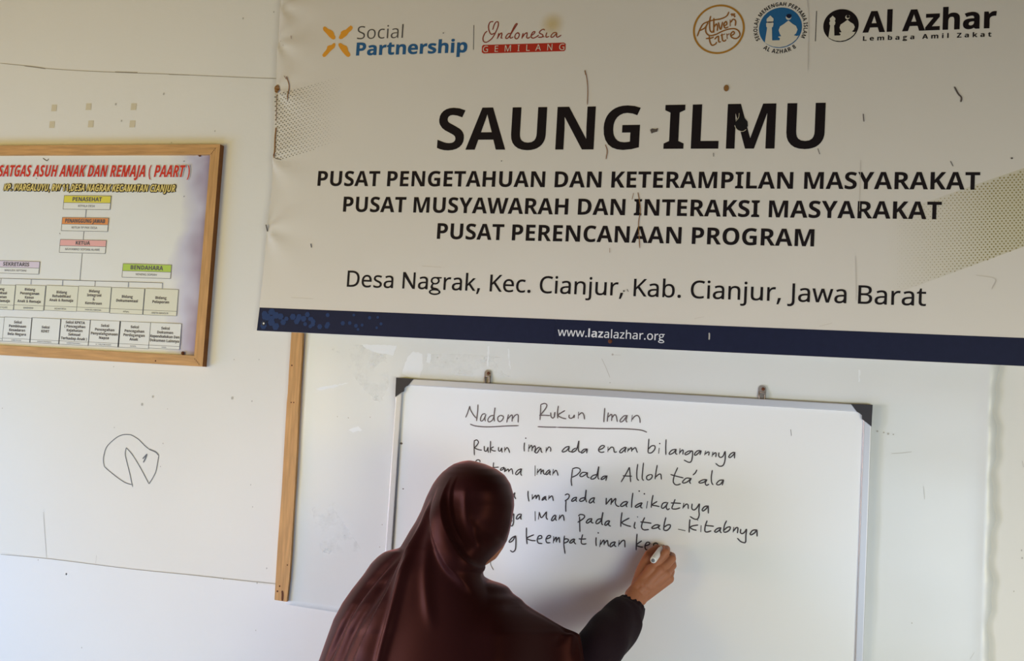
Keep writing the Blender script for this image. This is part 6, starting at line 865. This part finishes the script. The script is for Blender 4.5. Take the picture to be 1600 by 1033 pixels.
def fuse(bm, voxel, smooth):
    """one continuous skin over everything in bm"""
    me = bpy.data.meshes.new('raw'); bm.to_mesh(me); bm.free()
    o = bpy.data.objects.new('raw', me); COL.objects.link(o)
    r = o.modifiers.new('r', 'REMESH'); r.mode = 'VOXEL'; r.voxel_size = voxel
    s = o.modifiers.new('s', 'SMOOTH'); s.factor = 0.5; s.iterations = smooth
    ev = o.evaluated_get(bpy.context.evaluated_depsgraph_get())
    out = bpy.data.meshes.new_from_object(ev); bpy.data.objects.remove(o); bpy.data.meshes.remove(me)
    return out

# --- pose: joints placed in the room
HC = wp(738, 802, 0.290)                      # centre of the head
hf = Vector((0.66, 0.62, -0.42)).normalized()                         # where the face looks: right, to the board and down
hu = (Vector((0.10, 0.05, 1)) - hf * hf.dot(Vector((0.10, 0.05, 1)))).normalized(); hr = hf.cross(hu)
HM = Matrix((hr, hf, hu)).transposed()        # head axes: x to her right, y forwards, z up
neck = Vector((HC.x - .035, HC.y - .02, HC.z - .15))
chest = Vector((neck.x - .03, neck.y - .02, neck.z - .16))
pelvis = Vector((chest.x - .05, chest.y - .01, 0.80))
shR = wp(770, 1005, .320); shL = wp(645, 940, .36)
elR, wrR = wp(917, 1042, .258), wp(990.5, 939, .115)
elL = wp(560, 1100, .40); haL = wp(590, 1235, .32)
hips = [pelvis + Vector((s * .085, 0, -.04)) for s in (-1, 1)]
feet = [Vector((pelvis.x - .10, pelvis.y + .02, .075)), Vector((pelvis.x + .13, pelvis.y + .06, .075))]
knees = [(h + f) / 2 + Vector((0, .03, .02)) for h, f in zip(hips, feet)]

bm = bmesh.new()
HB = Vector((.066, .082, .096))
bm_ball(bm, HC + HM @ Vector((0, -.008, .012)), HB, 32, HM)
bm_ball(bm, HC + HM @ Vector((0, .028, -.052)), (.056, .058, .066), 24, HM)       # lower face
bm_ball(bm, HC + HM @ Vector((0, .062, -.100)), (.024, .020, .018), 18, HM)        # chin
for s in (-1, 1):
    bm_ball(bm, HC + HM @ Vector((s * .038, .056, -.036)), (.026, .022, .024), 16, HM)   # cheeks
    bm_ball(bm, HC + HM @ Vector((s * .074, -.005, -.018)), (.008, .018, .030), 14, HM)  # ears
bm_limb(bm, [HC + HM @ Vector((0, .080, .004)), HC + HM @ Vector((0, .095, -.022)), HC + HM @ Vector((0, .100, -.036))], [.008, .010, .013], 12)   # nose
bm_limb(bm, [wp(776, 842, .245), wp(766, 862, .240), wp(755.5, 872, .235)], [.024, .0215, .018], 18)       # jaw line seen past the scarf
for s in (-1, 1): bm_ball(bm, HC + HM @ Vector((s * .011, .090, -.038)), .008, 10)
bm_limb(bm, [HC + HM @ Vector((0, -.02, -.07)), neck + Vector((0, 0, -.03))], [.050, .056])
bm_limb(bm, [neck + Vector((0, 0, -.07)), chest, (chest + pelvis) / 2, pelvis], [.05, .10, .10, .125], 24)
bm_limb(bm, [shL, neck + Vector((0, 0, -.07)), shR], [.036, .050, .036])
bm_limb(bm, [shR, elR, wrR.lerp(elR, .35)], [.034, .024, .025])
bm_limb(bm, [shL, elL, haL], [.036, .034, .026])
bm_limb(bm, [haL, haL + Vector((.02, .04, -.09))], [.03, .022])
for h, k, f in zip(hips, knees, feet):
    bm_limb(bm, [pelvis, h, k, f], [.11, .082, .052, .036], 20)
    bm_limb(bm, [f + Vector((0, -.03, -.040)), f + Vector((0, .13, -.048))], [.036, .030])
body = fuse(bm, .0055, 6)

# --- the writing hand, finger by finger
J = lambda x, y, d: wp(x, y, d)
bm = bmesh.new()
W = J(992, 931, .108)
mcp = [J(1019, 889, .094), J(1031, 892, .095), J(1040, 897, .088), J(1045, 904, .076)]
pip = [J(1040.5, 863, .078), J(1050, 873.5, .072), J(1051, 884, .060), J(1049, 893, .048)]
dip = [J(1041.5, 858, .048), J(1050, 869, .046), J(1051, 880, .040), J(1048, 890, .034)]
tip = [J(1036, 857, .032), J(1044, 866, .030), J(1045, 878, .027), J(1043, 889, .0235)]
wide = [(.0112, .0098, .0088, .0076), (.0112, .0098, .0090, .0078), (.0106, .0094, .0086, .0074), (.0096, .0084, .0076, .0068)]
for k in range(4):
    base = W + (mcp[k] - mcp[1]) * .42
    bm_limb(bm, [base, mcp[k]], [.0165, .0128], 16)
    bm_limb(bm, [mcp[k], pip[k], dip[k], tip[k]], list(wide[k]), 16)
for k in range(3): bm_limb(bm, [W.lerp(mcp[k], .45), mcp[k].lerp(mcp[k + 1], .5) + Vector((0, .004, 0))], [.0165, .0115], 14)
th = [J(996, 915, .092), J(1003, 890, .080), J(1013.5, 866, .058), J(1026.5, 856, .036)]
bm_limb(bm, th, [.0155, .0135, .0103, .0084], 16)
bm_limb(bm, [th[1], mcp[0] + Vector((0, .010, 0))], [.0115, .0105], 14)          # web of the thumb
bm_limb(bm, [J(1003, 905, .082), J(1030, 905, .075)], [.017, .017], 14)             # palm
bm_limb(bm, [J(1008, 885, .075), J(1017, 879, .066)], [.0125, .0105], 14)
bm_limb(bm, [W, wrR.lerp(elR, .06), wrR.lerp(elR, .40)], [.0225, .0228, .026], 20)   # wrist into forearm
bm_ball(bm, W + Vector((.012, .004, -.006)), (.0175, .017, .0175), 14)
bm_ball(bm, W + Vector((-.006, .0, .004)), (.0155, .015, .0155), 14)
hand = fuse(bm, .0013, 7)
bm = bmesh.new(); bm.from_mesh(body); bm.from_mesh(hand)
pm = bpy.data.meshes.new('person'); bm.to_mesh(pm); bm.free()
person = link('person', pm, M['skin'], None, True)
tag(person, 'woman in a long brown headscarf, leaning in to write on the whiteboard', 'person')

# face details
for s in (-1, 1):
    c = HC + HM @ Vector((s * .030, .0655, .000))
    bm = bmesh.new(); bm_ball(bm, c, .0118, 16); me = bpy.data.meshes.new('eye'); bm.to_mesh(me); bm.free()
    e = link('eye', me, M['eye'], person, True)
    bm = bmesh.new(); bm_ball(bm, c + hf * .0072 - hu * .004, .0052, 12); me = bpy.data.meshes.new('iris'); bm.to_mesh(me); bm.free()
    link('iris', me, M['iris'], e, True)
    tube('upper_eyelid', [c + HM @ Vector((x, math.sqrt(max(0, .0128 ** 2 - x * x - .0035 ** 2)), .0035 - abs(x) * .15)) for x in (-.0115, -.008, -.004, 0, .004, .008, .0115)], [.0030, .0042, .0048, .005, .0048, .0042, .0030], 8, M['skin'], person)
    tube('eyebrow', [HC + HM @ Vector((s * x, y, z)) for x, y, z in ((.014, .088, .018), (.030, .084, .025), (.048, .070, .020))], [.0022, .003, .0014], 8, M['iris'], person)
tube('lips', [HC + HM @ Vector((x, y, z)) for x, y, z in ((-.022, .074, -.068), (-.010, .083, -.065), (0, .085, -.067), (.010, .083, -.065), (.022, .074, -.068))], [.002, .005, .0055, .005, .002], 10, M['lip'], person)

# --- the headscarf: rows of a draped cloth from crown to hem, following her head, shoulders and reaching arm
Lp = [(719.5, 731), (720.5, 724), (722, 718), (725, 709), (730, 701), (738, 691), (747, 683), (757, 676), (777, 666), (798, 658), (815, 649.5), (830, 640), (845, 631.5), (857.5, 624), (859.5, 609), (862, 601), (870, 590), (880, 580), (897, 568.5), (922, 549), (942, 535), (967.6, 521.3), (993, 512), (1033, 498), (1080, 484), (1150, 468), (1260, 452)]
Rp = [(719.5, 735), (720.7, 742), (725.6, 759), (733, 776), (742.6, 789), (756, 797.6), (775, 803), (790, 803.6), (811, 800.5), (832, 796), (847, 791.5), (857, 783), (868, 772), (876, 762), (881, 756), (887, 752), (892, 751.5), (897, 753.5), (901, 756.5), (907.6, 769), (911, 783), (917, 794), (928, 802), (936, 814), (945, 822), (954.5, 836), (963, 850.5), (972, 865), (983, 884), (988, 898), (992, 905.5), (1010, 909), (1033, 912), (1080, 914), (1150, 906), (1260, 888)]
# depth of the far (wall) side and of the near (room) side of the shoulders, and of the cloth falling from the head
Fp = [(719, .283), (722, .262), (730, .225), (745, .195), (775, .178), (810, .175), (845, .190), (870, .208), (892, .218), (920, .205), (980, .185), (1033, .175), (1260, .170)]
Bp = [(719, .287), (722, .312), (730, .348), (745, .380), (775, .404), (810, .412), (845, .408), (862, .385), (880, .388), (910, .415), (940, .440), (980, .468), (1033, .492), (1100, .512), (1260, .535)]
Cp = [(719, .287), (722, .312), (730, .348), (745, .380), (775, .404), (810, .414), (845, .421), (880, .432), (910, .445), (940, .458), (980, .474), (1033, .494), (1100, .513), (1260, .535)]
CLp = [(719, 700), (800, 652), (857, 622), (880, 613), (910, 600), (950, 578), (1000, 553), (1033, 537), (1100, 515), (1260, 480)]
CRp = [(719, 735), (850, 792), (892, 756), (910, 766), (940, 786), (980, 806), (1033, 830), (1100, 850), (1260, 870)]
ly, lx = zip(*Lp); ry, rx = zip(*Rp); fy, fd = zip(*Fp); by_, bd = zip(*Bp); cy_, cd = zip(*Cp); cly, clx = zip(*CLp); cry, crx = zip(*CRp)
def smooth_interp(y, ys, vs):
    return float(np.interp(y, ys, vs))
rows = []
y = 719.6
while y < 1258: rows.append(y); y += 0.28 if y < 724 else 0.55 if y < 745 else 1.15 if y < 1045 else 4.0
NK = 420
def eased(ys, vs, width):
    """values down the rows, rounded off over `width` rows' worth of height"""
    g = np.arange(700, 1300, .5); v = np.interp(g, ys, vs); n = int(width / .5)
    for _ in range(3):
        k = np.ones(2 * n + 1) / (2 * n + 1); v = np.convolve(np.pad(v, n, 'edge'), k, 'valid')
    return np.interp(rows, g, v)
near_top = np.clip((np.array(rows) - 727) / 22, 0, 1)
def down(ys, vs, w): return np.interp(rows, ys, vs) * (1 - near_top) + eased(ys, vs, w) * near_top
row_f, row_b, row_c = down(fy, fd, 8), down(by_, bd, 5), down(cy_, cd, 8)
crown = np.sqrt(np.clip(1 - ((778 - np.minimum(np.array(rows), 778)) / 59.0) ** 2, 0, 1)); kk = np.clip((np.array(rows) - 765) / 25, 0, 1); kk = kk * kk * (3 - 2 * kk)
row_f = row_f * kk + (.290 - .115 * crown) * (1 - kk); row_b = row_b * kk + (.290 + .116 * crown) * (1 - kk); row_c = row_c * kk + (.290 + .116 * crown) * (1 - kk)
row_cl, row_cr = eased(cly, clx, 6), eased(cry, crx, 6)
row_l = np.interp(rows, ly, lx) * (1 - near_top) + eased(ly, lx, 1.5) * near_top
row_r = np.interp(rows, ry, rx) * (1 - near_top) + eased(ry, rx, 1.5) * near_top
V = []
for y, xl, xr, df, db, dcc, xcl, xcr in zip(rows, row_l, row_r, row_f, row_b, row_c, row_cl, row_cr):
    xc, hw = (xl + xr) / 2, (xr - xl) / 2
    for k in range(NK):
        a = 2 * math.pi * k / NK
        c, s = math.cos(a), math.sin(a)
        n = 1.0 - 0.10 * min(1, max(0, (y - 895) / 60))
        cx = math.copysign(abs(c) ** n, c); sx = math.copysign(abs(s) ** n, s)
        dm = df + (db - df) * .48
        d = dm + sx * ((db - dm) if s > 0 else (dm - df))    # sin > 0: towards the room, away from the wall
        if s > 0 and y > 770:                                # the cloth hanging straight from the head lies over the shoulders
            q = (xc + cx * hw - (xcl + xcr) / 2) / ((xcr - xcl) / 2)
            if abs(q) < 1:
                e = dm + (dcc - dm) * (1 - abs(q) ** 2.6) ** .5
                g = e - d; d += .5 * (g + math.sqrt(g * g + .006 ** 2)) * (lambda w: w * w * (3 - 2 * w))(min(1, (y - 770) / 95))
        # over the reaching arm the cape is thin and swings towards the board
        t = min(1, max(0, (xc + cx * hw - 765) / 125)) * min(1, max(0, (y - 900) / 50)); t = t * t * (3 - 2 * t)
        arm = .330 - .045 * t + max(0, (y - 1040) / 200) * .05
        d = arm + (d - arm) * (1 - .62 * t)
        V.append(wp(xc + cx * hw, y, max(.05, d)))
V = np.array([tuple(v) for v in V]).reshape(len(rows), NK, 3)
# normals of the draped form
dk = np.roll(V, -1, 1) - np.roll(V, 1, 1); dr = np.gradient(V, axis=0)
N = np.cross(dk, dr); N /= np.linalg.norm(N, axis=2, keepdims=True) + 1e-12
if N[len(rows) // 2, NK // 4, 1] > 0: N = -N
# folds: paths down the back of the cloth, each a rounded ridge (+) or groove (-), or a lap with one sharp side
def fold_path(pts, ox, oy, k): return [xz(wp(ox + x * k, oy + y * k, .44)) for x, y in pts]
Z3, Z2, Z4 = (480, 830, 240 / 1221), (640, 700, 180 / 845), (700, 850, 240 / 1355)
FOLDS = [  # path, height, half width, lap
 (fold_path([(850, -40), (780, 200), (690, 450), (600, 620), (510, 830), (430, 1040), (330, 1300)], *Z3), .020, .030, 1),
 (fold_path([(866, -20), (805, 260), (765, 450), (722, 640), (670, 860), (632, 1040), (580, 1300)], *Z3), .009, .0085, 0),
 (fold_path([(935, -80), (938, 200), (960, 450), (1000, 640), (1060, 800)], *Z3), .0045, .012, 0),
 (fold_path([(720, 150), (580, 262), (450, 400), (330, 560), (220, 780), (115, 1010), (0, 1300)], *Z3), -.0095, .008, 0),
 (fold_path([(720, 220), (600, 340), (540, 470), (420, 660), (310, 850), (250, 1040), (170, 1300)], *Z3), -.0065, .010, 0),
 (fold_path([(150, 290), (125, 400), (130, 520), (190, 720), (270, 870), (400, 1010), (520, 1110)], *Z2), .013, .024, 1),
 (fold_path([(222, 205), (207, 330), (226, 480), (265, 630), (335, 765), (430, 880), (550, 965)], *Z2), .015, .018, -1),
 (fold_path([(285, 200), (255, 330), (262, 430), (305, 590), (400, 760)], *Z2), .0060, .009, -1),
 (fold_path([(372, 260), (374, 400), (390, 500), (430, 680)], *Z2), .0036, .009, 0),
 (fold_path([(440, 520), (445, 650), (500, 800)], *Z2), .0036, .009, 0),
 (fold_path([(650, 360), (640, 500), (610, 640), (550, 780)], *Z2), .0040, .012, 0),
 (fold_path([(725, 360), (700, 520), (630, 700)], *Z2), .0040, .010, 0),
 (fold_path([(95, 360), (40, 560), (-10, 720), (-70, 900)], *Z2), .008, .010, 0),
 (fold_path([(990, 690), (1000, 780), (960, 870), (860, 1010)], *Z4), -.0040, .010, 0),
 (fold_path([(1040, 740), (1065, 850), (1050, 1030), (1040, 1200)], *Z4), -.0040, .010, 0),
 (fold_path([(1140, 770), (1190, 900), (1195, 1030), (1200, 1200)], *Z4), .0045, .010, 0),
 (fold_path([(610, 440), (540, 530), (440, 590)], *Z4), -.0025, .010, 0),
]
XZ = V[:, :, [0, 2]]
H = np.zeros(V.shape[:2])
back = np.clip((-N[:, :, 1] + .10) / .25, 0, 1)
for path, amp, w, lap in FOLDS:
    P = np.array(path); seg = np.linalg.norm(np.diff(P, axis=0), axis=1); cum = np.concatenate([[0], np.cumsum(seg)])
    # resample finely
    t = np.linspace(0, cum[-1], 60); Q = np.stack([np.interp(t, cum, P[:, 0]), np.interp(t, cum, P[:, 1])], 1)
    for _ in range(30): Q[1:-1] = (Q[:-2] + 2 * Q[1:-1] + Q[2:]) / 4
    T = np.gradient(Q, axis=0); T /= np.linalg.norm(T, axis=1, keepdims=True)
    lo, hi = Q.min(0) - 4 * w, Q.max(0) + 4 * w
    sel = np.where((XZ[..., 0] > lo[0]) & (XZ[..., 0] < hi[0]) & (XZ[..., 1] > lo[1]) & (XZ[..., 1] < hi[1]) & (back > 0))
    if not len(sel[0]): continue
    p = XZ[sel]; dist = np.full(len(p), 1e9); side = np.zeros(len(p)); u = np.zeros(len(p))
    for q in range(59):
        a, b = Q[q], Q[q + 1]; ab = b - a; L2 = ab @ ab
        tt = np.clip(((p - a) @ ab) / L2, 0, 1); r = p - a - tt[:, None] * ab; dd = np.hypot(r[:, 0], r[:, 1])
        near = dd < dist; dist[near] = dd[near]; u[near] = (q + tt[near]) / 59
        side[near] = np.sign(ab[0] * (p[near, 1] - a[1]) - ab[1] * (p[near, 0] - a[0]))
    fade = np.clip(np.minimum(u, 1 - u) / .30, 0, 1); fade = fade * fade * (3 - 2 * fade)
    if lap == 0: prof = np.exp(-(dist / w) ** 2)
    else:
        gentle = np.exp(-(dist / (1.6 * w)) ** 2); sharp = np.exp(-(dist / (.30 * w)) ** 2)
        prof = np.where(side * lap > 0, gentle, sharp)
    H[sel] += amp * prof * fade * back[sel]
# small crumples on the shoulder and loose gathers on the far side
zz_ = V[..., 2]; xx_ = V[..., 0]
H += (1 - back) * .004 * np.sin(np.linspace(0, 2 * np.pi * 13, NK, endpoint=False))[None, :] * np.clip((np.array(rows)[:, None] - 900) / 200, 0, 1)
V2 = V + N * (H * np.clip((np.array(rows)[:, None] - 719) / 14, 0, 1))[..., None]
verts = [tuple(v) for v in V2.reshape(-1, 3)]
faces = []
face_c = HC + HM @ Vector((0, .105, -.022))
for j in range(len(rows) - 1):
    for k in range(NK):
        a, b = j * NK + k, j * NK + (k + 1) % NK
        q = HM.transposed() @ (Vector(verts[a]) - HC)
        if q.y > .030 and (q.x / .062) ** 2 + ((q.z + .020) / .088) ** 2 < 1: continue      # the opening for the face
        faces.append((a, b, b + NK, a + NK))
top = len(verts); verts.append(tuple(np.mean(V2[0], axis=0)))
faces += [(top, (k + 1) % NK, k) for k in range(NK)]
scarf = mesh_obj('headscarf', verts, faces, M['scarf'], person, True)
bm = bmesh.new(); bm.from_mesh(scarf.data); bmesh.ops.recalc_face_normals(bm, faces=bm.faces); bm.to_mesh(scarf.data); bm.free()
md = scarf.modifiers.new('cloth', 'SOLIDIFY'); md.thickness = .002; md.offset = -1

# --- dress: torso and skirt down to the ankles, and the gathered sleeve
def loft(name, rings, m, parent, closed_ends=True):
    n = len(rings[0]); V = [p for r in rings for p in r]; F = []
    for j in range(len(rings) - 1):
        for k in range(n): F.append((j * n + k, j * n + (k + 1) % n, (j + 1) * n + (k + 1) % n, (j + 1) * n + k))
    o = mesh_obj(name, V, F, m, parent, True)
    bm = bmesh.new(); bm.from_mesh(o.data); bmesh.ops.recalc_face_normals(bm, faces=bm.faces); bm.to_mesh(o.data); bm.free()
    return o
rings = []
for i in range(60):
    t = i / 59; z = 1.06 + (0.07 - 1.06) * t
    c = chest.lerp(pelvis, min(1, (chest.z - z) / (chest.z - pelvis.z))) if z > pelvis.z else pelvis
    rx_, ry_ = np.interp(z, [.07, .4, .8, .95, 1.06], [.27, .225, .172, .150, .140]), np.interp(z, [.07, .4, .8, .95, 1.06], [.20, .165, .132, .118, .108])
    ring = []
    for k in range(96):
        a = 2 * math.pi * k / 96; f = 1 + .05 * min(1, max(0, (.9 - z) / .5)) * math.sin(a * 11 + .6 * math.sin(z * 7))
        ring.append(Vector((c.x + rx_ * f * math.cos(a), c.y + ry_ * f * math.sin(a), z)))
    rings.append(ring)
dress = loft('dress', rings, M['dress'], person)
# sleeve: pairs of outline points with depth
SL = [((976.5, 926.5), (1001, 959), .1085, .66), ((976, 925.2), (1001.6, 960.5), .110, .9), ((968, 930), (1000.8, 972), .118, 1), ((952, 938), (996.5, 989.6), .140, 1), ((940, 954), (989, 1007), .170, 1), ((919, 970), (978.7, 1022), .205, 1), ((904, 992), (968, 1034.5), .236, 1), ((897, 1016), (948, 1060), .258, 1), ((880, 1022), (906, 1070), .268, 1), ((845, 1000), (862, 1050), .285, 1), ((805, 970), (815, 1015), .300, .9)]
cs = [(wp(*l, d), wp(*r, d), k) for l, r, d, k in SL]
fine = []
for i in range(len(cs) - 1):
    a, b = cs[i], cs[i + 1]; m_ = 3 if i < 2 else 8
    for q in range(m_):
        t = q / m_; fine.append((a[0].lerp(b[0], t), a[1].lerp(b[1], t), a[2] + (b[2] - a[2]) * t))
fine.append(cs[-1])
for _ in range(3):
    fine = [fine[0]] + [tuple((fine[i - 1][j] + fine[i][j] * 2 + fine[i + 1][j]) / 4 for j in range(3)) if i > 5 else fine[i] for i in range(1, len(fine) - 1)] + [fine[-1]]
rings = []
mids = [(a + b) / 2 for a, b, k in fine]
for i, (a, b, k) in enumerate(fine):
    c = mids[i]; ax = (mids[min(i + 2, len(mids) - 1)] - mids[max(i - 2, 0)]).normalized()
    u = b - a; r = u.length / 2; u.normalize(); u = (u - ax * ax.dot(u)).normalized(); w = u.cross(ax)
    if w.y > 0: w = -w
    ring = []
    for q in range(84):
        t = 2 * math.pi * q / 84
        g = 1 + (.035 * math.sin(t * 15) * max(0, 1 - i / 9) if i > 0 else 0) + .03 * math.sin(t * 4 + i * .35) * min(1, i / 14)
        ring.append(c + (u * math.cos(t) + w * math.sin(t) * .96) * r * (k if i < 3 else 1) * g)
    rings.append(ring)
sleeve = loft('sleeve', rings, M['dress'], dress)
for f, s in zip(feet, (-1, 1)):
    bm = bmesh.new(); bm_ball(bm, f + Vector((0, .045, -.040)), (.046, .125, .040), 24)
    for v in bm.verts: v.co.z = max(v.co.z, .0)
    me = bpy.data.meshes.new('shoe'); bm.to_mesh(me); bm.free(); link('shoe', me, M['shoe'], person, True)

# --- the marker she writes with
tipP = wp(1037.5, 852.5, .0155); endP = wp(1020.4, 875.8, .128)
ax = (tipP - endP).normalized(); Lm = (tipP - endP).length
pen = thing('marker_pen', 'white board marker with a grey end, held in her right hand', 'marker', endP)
tube('barrel', [endP, endP + ax * .0015, endP + ax * .004, endP + ax * (Lm - .035), endP + ax * (Lm - .028), endP + ax * (Lm - .012)], [.0058, .0072, .0078, .0078, .0060, .0045], 28, M['pen'], pen)
tube('end_plug', [endP - ax * .0006, endP + ax * .002], [.0044, .0046], 20, M['pen_end'], pen)
tube('nib', [endP + ax * (Lm - .013), endP + ax * (Lm - .003), tipP], [.0030, .0026, .0016], 14, M['cap'], pen)
